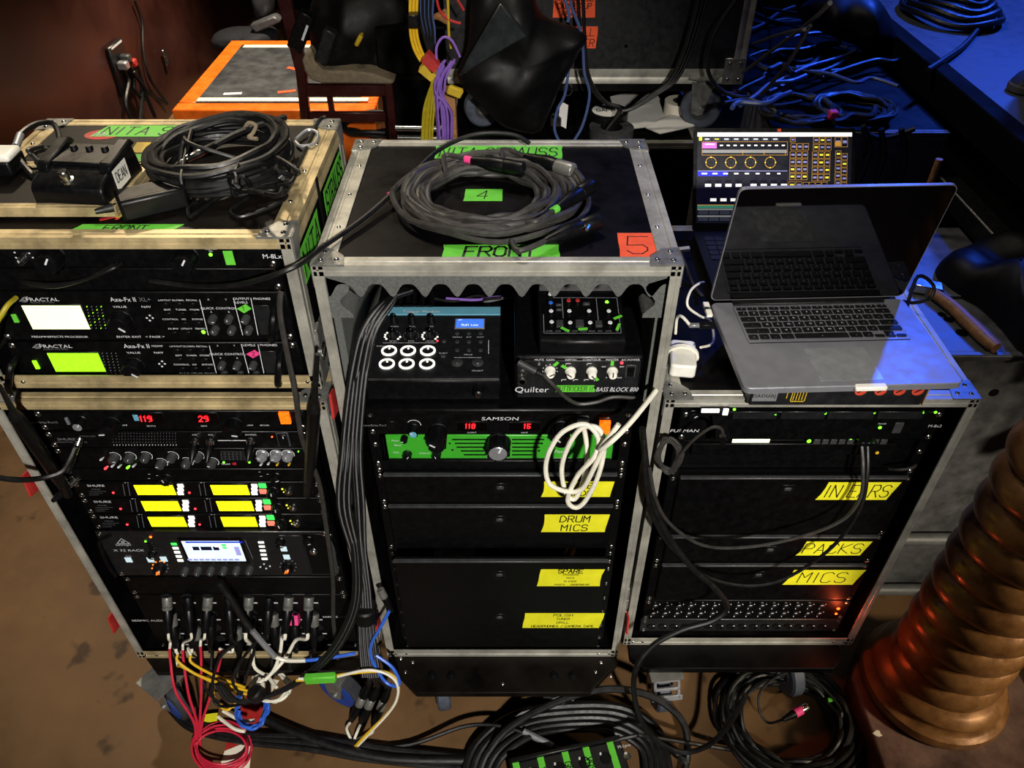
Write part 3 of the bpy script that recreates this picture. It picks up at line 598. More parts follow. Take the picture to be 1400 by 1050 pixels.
for u, v in ((219, 776), (394, 774)):
    d.knob(u, v, 8, .014, 'plastic', name='lit_knob', ang=.5, label='knob lit orange'); c = d.p(u, v, .0148)
    for q in (-1, 0, 1): MB('glow_orange').obox(c+V((q*.0032, 0, q*.001)), (.0008, 0, .0), (0, .0004, 0), (.002, 0, .0055)).build('glow_bar', d.r)
    for q in range(9): t = -2.2+q*.55; d.led(u+11*math.sin(t), v-9*math.cos(t), 'glow_orange' if u < 300 and q < 6 else 'print_dim', 1.1, 'ring_light')
d.knob(209, 756, 6, .012); d.knob(384, 739, 7, .014); d.knob(422, 737, 7, .014); d.led(206, 734, 'led_orange_small', 1.8); d.led(199, 740, 'led_green', 1.5); d.knob(429, 753, 5.5, .006, 'steel', label='headphone socket')
for q in range(4): d.rect(200+q*1.8, 742+q*3.6, 210+q*1.8, 744+q*3.6, 'panel', 'meter_slot', .0008)
for u, v in ((176, 765), (206, 765), (224, 764), (388, 750), (392, 761)): d.rect(u-4.5, v-3.2, u+4.5, v+3.2, 'btn_pale', 'square_button', .0016)
d.t('X 32 RACK', 176, 752, 4.4, wide=1.35, slant=.15); d.t('behringer', 169, 744.5, 3.2, wide=1.2)
for a, b in (((166, 736), (160, 743)), ((166, 736), (178, 743)), ((160, 743), (178, 743))): d.line(*a, *b, .9)
d.arc(168, 740.5, 1.8, 0, 6.28); d.t('MUTE', 176, 760, 2); d.t('SOLO', 386, 732, 2.2); d.t('MONITOR', 392, 756, 2.2); d.done()
d = Dev('blank_panel', 'blank matt black panel between the rack mixer and the plug-filled stage box', 'rack panel', CX_L, 789, 812, YL, .02); d.done()
sb = d = Dev('stage_box', 'black splitter box panel with rows of sockets full of plugs', 'stage box', CX_L, 813, 884, YL, .12)
d.t('SEISMIC AUDIO', 204, 848, 4.2, align='C', wide=1.15); d.t('SARMSS-32X830', 462, 843, 4, wide=1.05)
XJ = (229, 257, 285, 313, 341, 369, 396, 424); rows = (816, 839, 858, 873)
sock = lambda: cached('xlr_socket', lambda: MB('panel_grey').lathe((0, 0, 0), -Y, [(.0125, 0), (.0125, .0015), (.0095, .002), (.0095, .0005), (0, .0005)], 16).mesh('xlr_socket'))
for j, v in enumerate(rows):
    for i, u in enumerate(XJ): put('xlr_socket', sock(), d.p(u+6*j-1, v), d.r); d.ink.use('print'); c = d.p(u+8+6*j, v+8, .0006); d.ink.quad(*[c+V((x*.005, 0, z*.0022)) for x, z in ((-1, -1), (1, -1), (1, 1), (-1, 1))])
d.done()
# --- middle case
d = Dev('power_conditioner', 'black power conditioner reading 118 and 15, above the green unit', 'power conditioner', CX_C, 563, 594, 1.02)
d.t('SAMSON', 683, 572, 6, wide=1.5, slant=.15); d.t('PowerBrite Pro15', 512, 581, 3.6, 'silver'); o = d.rect(529, 575, 541, 586, 'plastic', 'rocker_switch', .003); d.line(538, 577, 538, 581, 1)
d.knob(566, 584, 7.5, .02, cap='teal_paint', label='small knob with a pale blue cap'); d.arc(566, 581, 9.5, -1, 1.6); d.knob(599, 588, 14, .045); d.knob(766, 584, 13, .04)
for u0, u1, tx, ut in ((625, 666, '118', 636), (696, 738, '15', 716)): o = d.screen(u0, 577, u1, 588, 'glass_black', name='meter'); d.seg(tx, ut, 581, 8, parent=o)
for i in range(9): d.rect(670+i*2.9, 574, 671.4+i*2.9, 589, 'plastic', 'vent_rib', .002, bev=0)
d.t('OUTPUT', 645, 591, 2.2); d.t('INPUT', 717, 591, 2.2); d.rect(819, 574, 834, 591, 'lamp_orange', 'rocker_switch', .006, label='orange lit switch'); d.t('BREAKER', 826, 571, 2.4); d.done()
d = Dev('effects_unit', 'green-faced effects unit with a big black knob and slots', 'effects unit', CX_C, 595, 629, 1.03, .25, 'green_paint', w=.425, screws=False)
for q in range(5):
    for a, b in (((618+4*q, 664), (700, 744-4*q)) if q != 2 else ((624, 664), (700, 738)),):
        for u0, u1 in (a, b): d.rect(u0, 600+q*5.2, u1, 601.6+q*5.2, 'panel', 'slot', .0006, bev=0)
for u, v in ((615, 606), (618.5, 615), (741, 606), (737, 616)): d.led(u, v, 'panel', 1.6, 'slot_end')
d.knob(681, 605, 18, .03, 'plastic', cap='silver', name='main_knob', ang=.4, label='big black knob with a brushed cap'); d.knob(557, 620, 6.5, .014, ang=.6); d.knob(597, 620, 6.5, .014, ang=-.3); d.knob(553, 598, 5, .012)
d.t('Master Volume', 681, 626, 4, 'silver', slant=.3); d.t('Power', 768, 617, 5.5, slant=.3); d.t('Phase', 540, 602, 3, slant=.3); d.t('Signal', 543, 608, 3, slant=.3); d.t('Gain', 541, 618, 3, slant=.3); d.t('Control', 580, 619, 3, slant=.3); d.t('www.headphoneamp.co.uk', 770, 626, 2.6)
for q in (524, 838): d.rect(q, 597, q+2.4, 627, 'panel', 'edge_slot', .0006, bev=0)
d.done()
d = Dev('blank_panel', 'narrow blank black panel below the green unit', 'rack panel', CX_C, 630, 646, 1.022, .02); d.done()
def drawer(label, cx, v0, v1, yp, lines, tu0, tv0, tu1, tv1, latches=((680, None),), w=.445, open_=0, lh=None, wd=.0024, ink='ink', skew=.1, group='rack drawers with yellow tape', fullw=.4826):
    s = Dev('drawer_unit', label, 'drawer', cx, v0, v1, yp, .02, group=group, w=fullw, screws=True)
    vm = (v0+v1)/2
    z1, z0 = F(700, v0, yp-.012-open_).z, F(700, v1, yp-.012-open_).z
    f = MB('panel').box(cx-w/2, cx+w/2, yp-.012-open_, yp-.0005-open_, z0+.003, z1-.003).build('drawer_front', s.r, .002)
    MB('plastic_grey').box(cx-w/2, cx+w/2, yp-.0165-open_, yp-.008-open_, z1-.006, z1-.0015).build('pull_lip', f, .001)
    for u, v in latches:
        q = F(u, v or vm, yp-.012-open_); MB('plastic').box(q.x-.0135, q.x+.0135, q.y-.0012, q.y, q.z-.0135, q.z+.0135).build('latch_plate', f, .001)
        MB('black_wall').box(q.x-.0095, q.x+.0095, q.y-.0018, q.y-.0011, q.z-.0095, q.z+.0095).build('latch_recess', f); MB('plastic_grey').box(q.x-.007, q.x+.007, q.y-.004, q.y-.0018, q.z-.001, q.z+.008).build('slam_latch', f, .001)
    for (ln, a, b, c_, d_, h_, w_, ik, sd) in (lines if isinstance(lines[0], tuple) else ((lines, tu0, tv0, tu1, tv1, lh, wd, ink, 1),)):
        p = F(a, d_, yp-.012-open_); q = F(c_, b, yp-.012-open_); p0 = F(a, (b+d_)/2, yp-.012-open_)
        tape(f, (p0.x, yp-.0122-open_, p.z), X, Z, F(c_, (b+d_)/2, yp-.012-open_).x-p0.x, q.z-p.z, 'gaff_yellow', ln, h_, wd=w_, ink=ik, skew=skew, seed=sd, slant=.1, label='yellow tape marked '+' '.join(ln)[:40])
    return s
drawer('thin black drawer whose yellow tape hides behind a white cable, first below the green unit', CX_C, 647, 689, 1.02, ['SPARE', 'HEADS'], 741, 658, 835, 679, ((684, 667),))
drawer('black drawer with yellow tape marked drum mics', CX_C, 690, 750, 1.02, ['DRUM', 'MICS'], 741, 703, 828, 727, ((683, 711),))
s = drawer('deep pulled-out drawer with two yellow tapes, spare and polish', CX_C, 765, 886, 1.02, [(['SPARE', 'TRIGGERS', 'MICS', 'IN EARS', '   PANTS - UNDERWEAR'], 735, 778, 821, 801, [.013, .0055, .0055, .0055, .0055], [.0024, .0009, .0009, .0009, .0009], 'ink', 3), (['POLISH', 'TUNER', 'DRILL', 'HEADPHONES / CAMERA TAPE'], 715, 838, 821, 858, [.0095, .0075, .0075, .0075], [.0014, .0012, .0012, .0014], 'ink', 4)], 0, 0, 0, 0, ((683, 786), (683, 844)), open_=.028)
for ch_ in list(s.r.children):
    if ch_.name.startswith(('front_panel', 'chassis')): bpy.data.objects.remove(ch_)
for sx in (-1, 1): MB('plastic_grey').box(CX_C+sx*.205-.002, CX_C+sx*.205+.002, .995, 1.3, s.z1-.035, s.z1-.012).build('runner', s.r)
MB('panel').box(CX_C-.2, CX_C+.2, 1.03, 1.3, s.z1-.075, s.z1-.07).build('drawer_floor', s.r)
for q, (x, y, m, lab) in enumerate(((-.13, 1.016, 'paper', 'crumpled clear plastic bag in the open drawer'), (-.06, 1.012, 'slate_cable', 'bunch of dark wires in the open drawer'), (.1, 1.012, 'wood', 'pale wooden sticks in the open drawer'))):
    mb = MB(m); zz = s.z1-.014
    if q == 0:
        rg = random.Random(2); g = [[V((x-.04+.011*i, y-.02+.012*j, zz+rg.uniform(0, .018))) for j in range(6)] for i in range(9)]
        vs = [p for r_ in g for p in r_]+[p-Z*.004 for r_ in g for p in r_]; n = 54; fs = []
        for i in range(8):
            for j in range(5): a = i*6+j; fs += [(a, a+6, a+7, a+1), (n+a+1, n+a+7, n+a+6, n+a)]
        mb.add(vs, fs)
    elif q == 1: mb.tube(smooth([(x+.03*math.cos(t*1.9), y+.012*math.sin(t*2.7), zz+.006*math.sin(t)+.008) for t in range(16)], 5), .0025, 6)
    else: mb.cyl((x, y-.012, zz+.004), (x+.04, y+.1, zz+.004), .006, 8).cyl((x+.014, y-.012, zz+.006), (x+.055, y+.1, zz+.006), .006, 8)
    tag(mb.build(('plastic_bag', 'wire_bunch', 'drum_stick')[q]), lab, ('plastic bag', 'wires', 'sticks')[q])
# --- right case
d = Dev('power_conditioner', 'black power conditioner in the laptop rack with five small green lights along it', 'power conditioner', CX_R, 563, 601, 1.045)
d.t('FURMAN', 935, 588.5, 5.5, wide=1.25, slant=.2); d.t('M-8x2', 1278, 582, 5); d.knob(947, 566, 8, .01)
mb = MB('panel_grey')
for i, (u0, u1) in enumerate(((1002, 1062), (1068, 1128), (1132, 1195), (1200, 1262))): d.rect(u0, 562, u1, 572, 'panel_grey', 'outlet_cover', .002)
for u, v in ((1004, 559.5), (1060, 566), (1128, 565), (1195, 564), (1262, 563.5), (1279, 563.5)): d.led(u, v, 'led_green', 2.1)
d.led(1203, 584.5, 'led_green', 2.4); d.t('POWER', 1206, 579, 2.2); d.rect(1221, 577, 1233, 591, 'plastic_grey', 'rocker_switch', .003); d.done()
d = Dev('rack_shelf', 'black vented rack shelf holding a network switch, above the in ears drawer', 'shelf', CX_R, 602, 640, 1.062, .2); d.done()
MB('panel').box(CX_R-.235, CX_R+.235, 1.04, 1.061, d.z0-.003, d.z0).build('shelf_lip', d.r)
sw = Dev('network_switch', 'black network switch with plugged ports and green lights', 'network switch', CX_R, 607, 622, 1.05, .01, screws=False, x0=.345, x1=.735)
d = sw; d.rect(1001, 599.5, 1052, 604.5, 'lime_bar', 'light_bar', .002, label='glowing pale green bar'); d.led(1106, 603, 'led_green', 3)
for i in range(9): d.rect(1112+i*11.4, 600, 1121+i*11.4, 606, 'plastic_grey', 'port', .003)
for u in (1168, 1178, 1190): d.led(u-5, 600, 'led_green', 1.6); d.led(u+4, 600, 'led_green', 1.2)
d.led(1199, 619, 'yellow_cable', 2.6, 'dial'); d.done()
drawer('deep black drawer with yellow tape marked in ears', CX_R, 651, 731, 1.045, ['IN EARS'], 1120, 659, 1217, 683, ((1076, 669),), skew=.25, wd=.0023, group='drawers of the laptop rack')
drawer('thin black drawer with yellow tape marked packs', CX_R, 732, 769, 1.045, ['PACKS'], 1092, 740, 1180, 759, ((1052, 752),), skew=.25, wd=.0023, group='drawers of the laptop rack')
drawer('black drawer with yellow tape marked mics, above the patch bay', CX_R, 771, 820, 1.045, ['MICS'], 1074, 779, 1170, 799, ((1036, 786),), skew=.25, wd=.0023, group='drawers of the laptop rack')
d = Dev('patch_bay', 'black patch bay of small toggles above the row of round sockets', 'patch bay', CX_R, 821, 846, 1.045, .12)
tg = cached('tog2', lambda: MB('panel_grey').lathe((0, 0, 0), -Y, [(.0075, 0), (.0075, .002), (.0052, .003), (.0052, .0008), (0, .0008)], 12).use('print').obox((0, -.0024, .0045), (.0028, 0, 0), (0, .0008, 0), (0, 0, .0012)).mesh('patch_socket'))
for j, v in enumerate((828, 838.5)):
    for i in range(15): u = 896-3*j+i*16.2; put('patch_socket', tg, d.p(u, v), d.r); d.led(u+6, v-2, 'print', .7, 'tiny_lamp'); d.led(u-3, v+4, 'print', .7, 'tiny_lamp')
for i in range(14): d.t(str(i+1), 896+i*16.2, 823.6, 2.2)
lamp('patch_bay_glow', 'POINT', d.p(1148, 834, .03), d.p(1148, 834, .1), .2, (1, .12, .04), .006); d.led(1146, 832, 'led_orange_small', 2.3, label='glowing orange light'); d.led(1143, 839, 'led_orange_small', 1.8, label='glowing orange light'); d.done()
d = Dev('socket_panel', 'dark grey panel with one row of round sockets, lowest unit of the laptop rack', 'socket panel', CX_R, 847, 863, 1.045, .12, 'panel_grey')
s2 = cached('xlr_s2', lambda: MB('plastic').lathe((0, 0, 0), -Y, [(.011, 0), (.011, .0016), (.0085, .0022), (.0085, .0006), (0, .0006)], 16).use('print').obox((.006, -.002, .004), (.0018, 0, 0), (0, .0006, 0), (0, 0, .0014)).mesh('xlr_socket'))
for i in range(16): put('xlr_socket', s2, d.p(890+i*15.6, 856), d.r)
d.done()
# ---------------------------------------------------------------- on the shelf of the middle case
def lathe_part(name, prof, at, ax, m, par, n=16, label=None): return MB(m).lathe(at, ax, prof, n).build(name, par, label=label)
ZS = .99
t = thing('drum_module', 'black drum trigger module with six white-ringed buttons and a teal rear strip', 'drum module', (-.136, 1.03, ZS), 'gear on the foam-lined shelf')
a0, a1, yb = -.256, -.0205, 1.245; zt = 1.042
MB('plastic').prism([(a0, 1.03, ZS+.004), (a0, 1.03, zt-.006), (a0, 1.036, zt), (a0, yb, zt), (a0, yb+.02, ZS+.004)], (a1-a0, 0, 0)).build('housing', t, .002)
MB('panel_grey').box(a0+.002, a1-.002, 1.036, yb-.028, zt, zt+.0012).build('top_panel', t)
TP = lambda u, v, dz=.0012: H(u, v, zt+dz)
MB('teal_paint').box(a0+.002, a1-.002, yb-.026, yb-.002, zt, zt+.003).build('rear_strip', t, label='pale teal strip')
k_ = cached('tmk', lambda: MB('plastic').lathe((0, 0, 0), Z, [(.0085, 0), (.0085, .002), (.007, .003), (.0062, .014), (.0055, .0155), (0, .0155)], 14).use('silver').box(-.0006, .0006, .001, .006, .0156, .0159).mesh('knob'))
for u, v in ((539, 441), (564, 441), (590, 441), (537, 461), (562, 461), (588, 461)): put('knob', k_, TP(u, v), t)
for j, u in enumerate((537, 562, 588)):
    for i in range(11):
        an = -2.3+i*.46; c = TP(u, 459); lit = (i < 6 or i > 8) if j != 1 else False
        put('ring_light', cached(('rl', lit), lambda: MB('ring_white' if lit else 'print_dim').lathe((0, 0, 0), Z, [(.0022 if lit else .0009, 0), (.0018 if lit else .0007, .0008), (0, .0008)], 8).mesh('ring_light')), c+V((.0145*math.sin(an), .0145*math.cos(an), 0)), t)
ring = cached('pad', lambda: MB('ring_white').lathe((0, 0, 0), Z, [(.0142, 0), (.0142, .0022), (.0105, .0022), (.0105, .001)], 24).mesh('light_ring'))
pad = cached('padb', lambda: MB('panel_grey').lathe((0, 0, 0), Z, [(.0105, 0), (.0105, .001), (.009, .0014), (0, .0014)], 20).use('ring_white').lathe((0, .0055, .0014), Z, [(.0022, 0), (.002, .0005), (0, .0005)], 10).mesh('pad_button'))
for u, v in ((532, 480), (558, 480), (585, 480), (529, 498), (556, 498), (584, 498)): o = put('pad_button', pad, TP(u, v), t); put('light_ring', ring, TP(u, v), o)
for u, v, r in ((625, 496, .0105), (653, 496, .0105), (607, 467, .0042), (606, 487, .0046)): put('round_button', cached(('rb', r), lambda: MB('plastic_grey').lathe((0, 0, 0), Z, [(r, 0), (r, .0016), (r*.9, .0022), (0, .0022)], 18).mesh('round_button')), TP(u, v), t)
for i in range(3):
    for j in range(3): put('small_button', cached('sbt', lambda: MB('plastic_grey').lathe((0, 0, 0), Z, [(.0042, 0), (.004, .0016), (0, .0018)], 12).mesh('small_button')), TP(625+i*16, 456+j*11.5), t)
c, e = TP(621.5, 449.5), TP(663, 436)
b = MB('silver').box(c.x, e.x, c.y, e.y, zt+.001, zt+.002).build('display_bezel', t); o = MB('lcd_blue').box(c.x+.002, e.x-.002, c.y+.003, e.y-.002, zt+.002, zt+.0026).build('display', b, label='bright blue screen')
mb = MB('ring_white'); text(mb, '0L01 Low', (c.x*.5+e.x*.5, c.y+.007, zt+.0027), X, Y, .0055, 'C'); text(mb, 'KIT', (c.x+.006, e.y-.0075, zt+.0027), X, Y, .003); mb.build('screen_text', o)
mb = MB('print')
text(mb, 'Trigger Module', (a0+.045, yb-.022, zt+.003), X, Y, .008)
for u, v, s_ in ((539, 447.5, 'GAIN'), (564, 447.5, 'VOL'), (590, 447.5, 'FX'), (537, 467.5, 'SENS'), (562, 467.5, 'MIX'), (588, 467.5, 'LEVEL'), (625, 462, 'MENU'), (641, 462, 'KIT'), (657, 462, 'EDIT'), (606, 484, 'SHIFT'), (653, 508, 'SELECT'), (520, 474.5, 'PADS'), (640, 486, 'PAGE')): text(mb, s_, TP(u, v), X, Y, .0034, 'C', 1.3)
text(mb, '-', TP(625, 498, .0036), X, Y, .006, 'C'); text(mb, '+', TP(653, 499, .0036), X, Y, .006, 'C')
for p, q in (((523, 469), (597, 469)), ((621, 489), (658, 489)), ((668, 465), (668, 484))): A, B = TP(*p), TP(*q); d_ = (B-A).normalized().cross(Z)*.0005; mb.quad(A-d_+Z*.0004, A+d_+Z*.0004, B+d_+Z*.0004, B-d_+Z*.0004)
mb.build('printed_lettering', t)
c = TP(598, 466); put('light', cached('tml', lambda: MB('led_red').lathe((0, 0, 0), Z, [(.0022, 0), (.0015, .001), (0, .001)], 8).mesh('light')), c, t)
lathe_part('front_knob', [(.0105, 0), (.0105, .004), (.009, .006), (.0085, .018), (.006, .02), (0, .02)], F(654, 531, 1.03), -Y, 'plastic', t, 18); lathe_part('front_knob', [(.006, 0), (.0055, .001), (0, .001)], F(654, 531, 1.03)-Y*.02, -Y, 'steel', t, 16, 'steel knob end')
for i, u in enumerate((541, 553, 561, 573, 586)):
    c = H(u, 413, zt+.02); o = MB(('silver', 'tape_dull', 'silver', 'tape_dull', 'orange_paint')[i]).cyl((c.x, yb+.0015, zt-.018), (c.x, yb+.022, zt-.016), .005, 12).use('plastic').cyl((c.x, yb+.022, zt-.016), (c.x, yb+.06, zt-.006), .006, 12, .004).build('jack_plug', None)
    tag(o, ('silver', 'yellow', 'bright', 'dull yellow', 'orange')[i]+' jack plug '+('leftmost', 'second', 'third', 'fourth', 'rightmost')[i]+' behind the drum module', 'plug', 'plugs behind the drum module')
    MB('ring_white' if False else 'panel').box(c.x-.006, c.x+.006, yb-.003, yb+.001, zt-.001, zt+.007).build('socket_tag', t)
# amplifier
AX0, AX1, AY = .004, .2245, 1.03
am = thing('bass_amplifier', 'compact black amplifier with four pale knobs and green tape on its front', 'amplifier', ((AX0+AX1)/2, AY, ZS), 'gear on the foam-lined shelf')
MB('plastic').box(AX0, AX1, AY, 1.24, ZS+.005, 1.093).build('housing', am, .006, seg=2)
MB('panel_grey').box(AX0+.005, AX1-.005, AY-.003, AY, ZS+.012, 1.086).build('front_panel', am, .001)
for x in (AX0+.02, AX1-.02):
    for y in (AY+.02, 1.21): lathe_part('foot', [(.008, 0), (.008, .006)], (x, y, ZS), Z, 'rubber', am, 10)
FP_ = lambda u, v, d=.003: F(u, v, AY-d)
kn = cached('qk', lambda: MB('white_plastic').lathe((0, 0, 0), -Y, [(.0095, 0), (.0095, .003), (.0078, .005), (.0072, .014), (.0062, .0155), (0, .0155)], 18).use('plastic').obox((0, -.0158, .003), (.0009, 0, 0), (0, .0006, 0), (0, 0, .0045)).mesh('pale_knob'))
for u, v, a in ((752, 506, 1.1), (780, 507, -.9), (809, 507, 2.4), (837, 507, 0)): put('pale_knob', kn, FP_(u, v), am, (0, a, 0))
for u, v, a in ((760, 497, .7), (771, 501, -.9), (815, 517, 2.5), (837, 496, 0)): c = FP_(u, v); MB('gaff_green').obox(c-Y*.001, (.0028*math.cos(a), 0, -.0028*math.sin(a)), (0, .0006, 0), (.0052*math.sin(a), 0, .0052*math.cos(a))).build('tape_mark', am)
mb = MB('print')
text(mb, 'Quilter', FP_(703, 536), X, Z, .0125, 'L', 1.12, .08); text(mb, 'BASS BLOCK 800', FP_(814, 535), X, Z, .0098, 'L', .7, .2)
for u, s_ in ((737, 'MUTE'), (752, 'GAIN'), (780, 'DEPTH'), (809, 'CONTOUR'), (837, 'MASTER'), (862, 'AC POWER')): text(mb, s_, FP_(u, 493), X, Z, .0042, 'C')
for u, v in ((777, 497), (806, 497), (771, 519), (787, 519), (802, 519), (816, 519)):
    c = FP_(u, v, .0036); mb.obox(c, (.004, 0, 0), (0, .0002, 0), (0, 0, .0005)).obox(c+V((-.004, 0, -.0015)), (.0005, 0, 0), (0, .0002, 0), (0, 0, .002))
for i in range(9): an = -2.4+i*.6; mb.obox(FP_(752, 506, .0036)+V((.0125*math.sin(an), 0, .0125*math.cos(an))), (.0008, 0, 0), (0, .0003, 0), (0, 0, .0008))
for u, v, s_ in ((825, 502, '400'), (850, 502, '800'), (829, 517, '0'), (846, 517, 'MAX')): text(mb, s_, FP_(u, v), X, Z, .003, 'C', 1.2)
mb.build('printed_lettering', am)
c = FP_(759, 535.5); q = FP_(813, 526.5)
tape(am, (c.x, AY-.0032, c.z), X, Z, q.x-c.x, q.z-c.z, 'gaff_green', ['BUTTKICKER !!'], wd=.001, seed=5, label='green tape marked buttkicker')
put('light', cached('qled', lambda: MB('led_red').lathe((0, 0, 0), -Y, [(.003, 0), (.002, .002), (0, .002)], 10).mesh('light')), FP_(850, 496), am); put('mute_button', cached('qmb', lambda: MB('silver').lathe((0, 0, 0), -Y, [(.0024, 0), (.002, .003), (0, .003)], 10).mesh('mute_button')), FP_(737, 497), am)
c = FP_(862, 507); o = MB('plastic_grey').box(c.x-.009, c.x+.009, AY-.0045, AY-.003, c.z-.014, c.z+.014).build('switch_bezel', am, .001); MB('plastic').prism([(c.x-.006, AY-.0045, c.z-.011), (c.x-.006, AY-.0065, c.z-.011), (c.x-.006, AY-.0055, c.z), (c.x-.006, AY-.0085, c.z+.011), (c.x-.006, AY-.0045, c.z+.011)], (.012, 0, 0)).build('rocker_switch', o)
for u, v in ((716, 497), (714, 510), (714, 521)): lathe_part('jack_socket', [(.0075, 0), (.0075, .002), (.005, .003), (.005, 0), (0, 0)], FP_(u, v), -Y, 'steel', am, 14)
# small mixer standing on the amplifier
MX0, MX1 = .046, .192
mx = thing('small_mixer', 'small black mixing desk with a green light, standing on the amplifier', 'mixer', (.119, 1.04, 1.0935), 'gear on the foam-lined shelf')
MB('plastic').prism([(MX0, 1.035, 1.094), (MX0, 1.035, 1.118), (MX0, 1.042, 1.124), (MX0, 1.15, 1.142), (MX0, 1.17, 1.165), (MX0, 1.235, 1.168), (MX0, 1.235, 1.094)], (MX1-MX0, 0, 0)).build('housing', mx, .0025)
nm = V((0, -.018, .108)).normalized(); tx = V((0, .108, .018)).normalized(); base = V((0, 1.042, 1.124))
MP = lambda i, j, d=0: V((MX0+.008+(MX1-MX0-.016)*i, 0, 0))+base+tx*(.006+.092*j)+nm*(.0015+d)
MB('panel').obox(MP(.5, .5)-nm*.0006, ((MX1-MX0)/2-.006, 0, 0), tx*.05, nm*.0006).build('mixer_panel', mx)
def rot_to(n_): return V((0, 0, 1)).rotation_difference(n_).to_euler()
for (i, j, cap) in ((.1, .95, 'print'), (.1, .72, 'blue_cable'), (.1, .5, 'print'), (.1, .22, 'print'), (.34, .78, 'gaff_red'), (.46, .78, 'gaff_red'), (.34, .5, 'print'), (.34, .2, 'print'), (.6, .5, 'print'), (.6, .2, 'print'), (.86, .5, 'print'), (.86, .2, 'print')):
    put('knob', cached(('mk', cap), lambda: MB('plastic').lathe((0, 0, 0), Z, [(.0048, 0), (.0045, .008), (.004, .009)], 12).use(cap).lathe((0, 0, .009), Z, [(.004, 0), (.0034, .0012), (0, .0012)], 12).mesh('knob')), MP(i, j), mx, rot_to(nm))
for i, j, a, b in ((.21, .25, .006, .008), (.47, .25, .007, .009), (.72, .25, .006, .007), (.58, .78, .006, .003), (.21, .62, .005, .002), (.21, .75, .005, .002)): MB('plastic_grey').obox(MP(i, j, .001), (a, 0, 0), tx*b, nm*.002).build('switch_cap', mx, .0006)
put('light', cached('mxl', lambda: MB('led_green').lathe((0, 0, 0), Z, [(.0034, 0), (.0022, .0016), (0, .0016)], 10).mesh('light')), MP(.86, .84), mx, rot_to(nm))
mb = MB('silver')
for (i0, j0, i1, j1) in ((0, .02, 1, .02), (0, .02, 0, .5), (.26, .4, .26, .95), (.26, .95, 1, .95), (1, .02, 1, .95), (.72, .3, .72, .95), (.13, .95, .26, .95)): A, B = MP(i0, j0, .0006), MP(i1, j1, .0006); d_ = (B-A).normalized().cross(nm)*.0006; mb.quad(A-d_, A+d_, B+d_, B-d_)
for i in range(9): text(mb, ('LEVEL', 'PAN', 'EQ', 'AUX', 'MAIN', 'GAIN', 'MIX', 'LOW', 'HI')[i], MP(.07+.11*i, .05, .0006), X, tx, .0032, 'C')
mb.build('printed_lettering', mx)
for i, j, a in ((.97, .35, .5), (.96, .1, 1.2), (.5, .05, .1), (.27, .04, -.6)): MB('gaff_green').obox(MP(i, j, .008), V((math.cos(a), 0, 0))*.008+tx*.008*math.sin(a), tx*.0025*math.cos(a)-V((math.sin(a)*.0025, 0, 0)), nm*.0004).build('tape_mark', mx)
for i, u in enumerate((756, 773, 789, 806, 822)):
    c = F(u, 404, 1.2); o = MB('steel').cyl((c.x, 1.2, 1.166), (c.x, 1.2, 1.184), .0045, 12).use('plastic').cyl((c.x, 1.2, 1.184), (c.x, 1.205, 1.225), .0062, 12, .0045).build('jack_plug')
    tag(o, ('leftmost', 'second', 'third', 'fourth', 'rightmost')[i]+' upright jack plug at the back of the small mixing desk', 'plug', 'plugs in the small mixing desk')
for (z, s_) in ((1.07, 0), (1.15, 1)): c = F(712, 427 if s_ else 472, 1.24); tag(MB('gaff_orange').prism([(c.x-.004, 1.248, c.z-.012), (c.x+.016, 1.248, c.z+.002), (c.x-.002, 1.248, c.z+.012)], (0, .0015, 0)).build('paper_scrap'), ('lower', 'upper')[s_]+' scrap of orange tape behind the amplifier', 'tape scrap')
# ---------------------------------------------------------------- laptops and the box
bx = thing('laptop_carton', 'flat black carton with red round stickers, under the silver laptop', 'box', (.565, 1.007, .9985))
MB('box_black').box(.413, .716, 1.007, 1.2, .999, 1.084).build('carton_body', bx, .004)
mb = MB('print'); c = F(1046, 541, 1.0065)
o = MB('silver').box(c.x-.021, c.x+.021, 1.0055, 1.007, c.z-.012, c.z+.012).build('paper_label', bx, label='pale label with upside-down print')
mb = MB('ink'); text(mb, 'lenovo', (c.x+.019, 1.0052, c.z+.004), -X, -Z, .011, lift=.0, wide=.95)
mb.v = [(x, 1.0052, z) for x, y, z in mb.v]; mb.f = [f for f in mb.f]; mb.build('printed_lettering', o)
mb = MB('tape_dull'); c = F(1092, 541, 1.0065)
def frame2(c, w, h, lw=.0008):
    for a, b, e, f in ((-w, w, -h, -h), (-w, w, h, h), (-w, -w, -h, h), (w, w, -h, h)): mb.box(c.x+a-lw, c.x+b+lw, 1.0058, 1.0068, c.z+e-lw, c.z+f+lw)
frame2(c, .012, .013)
for i in range(4): mb.box(c.x-.009+.005*i, c.x-.0075+.005*i, 1.0058, 1.0068, c.z-.01, c.z+.008)
mb.box(c.x-.021, c.x-.0195, 1.0058, 1.0068, c.z-.006, c.z+.013); mb.build('printed_panel', bx)
for u in (1179, 1206, 1232, 1257):
    c = F(u-2, 534, 1.0065); o = lathe_part('round_sticker', [(.0105, 0), (.0105, .0008), (0, .0008)], c, -Y, 'red_orange', bx, 20)
    MB('box_black').obox(c-Y*.001, (.005, 0, .004), (0, .0003, 0), (-.0008, 0, .001)).build('sticker_mark', o)
MB('brown_tape').box(.7155, .7172, 1.006, 1.06, 1.002, 1.08).build('parcel_tape', bx)
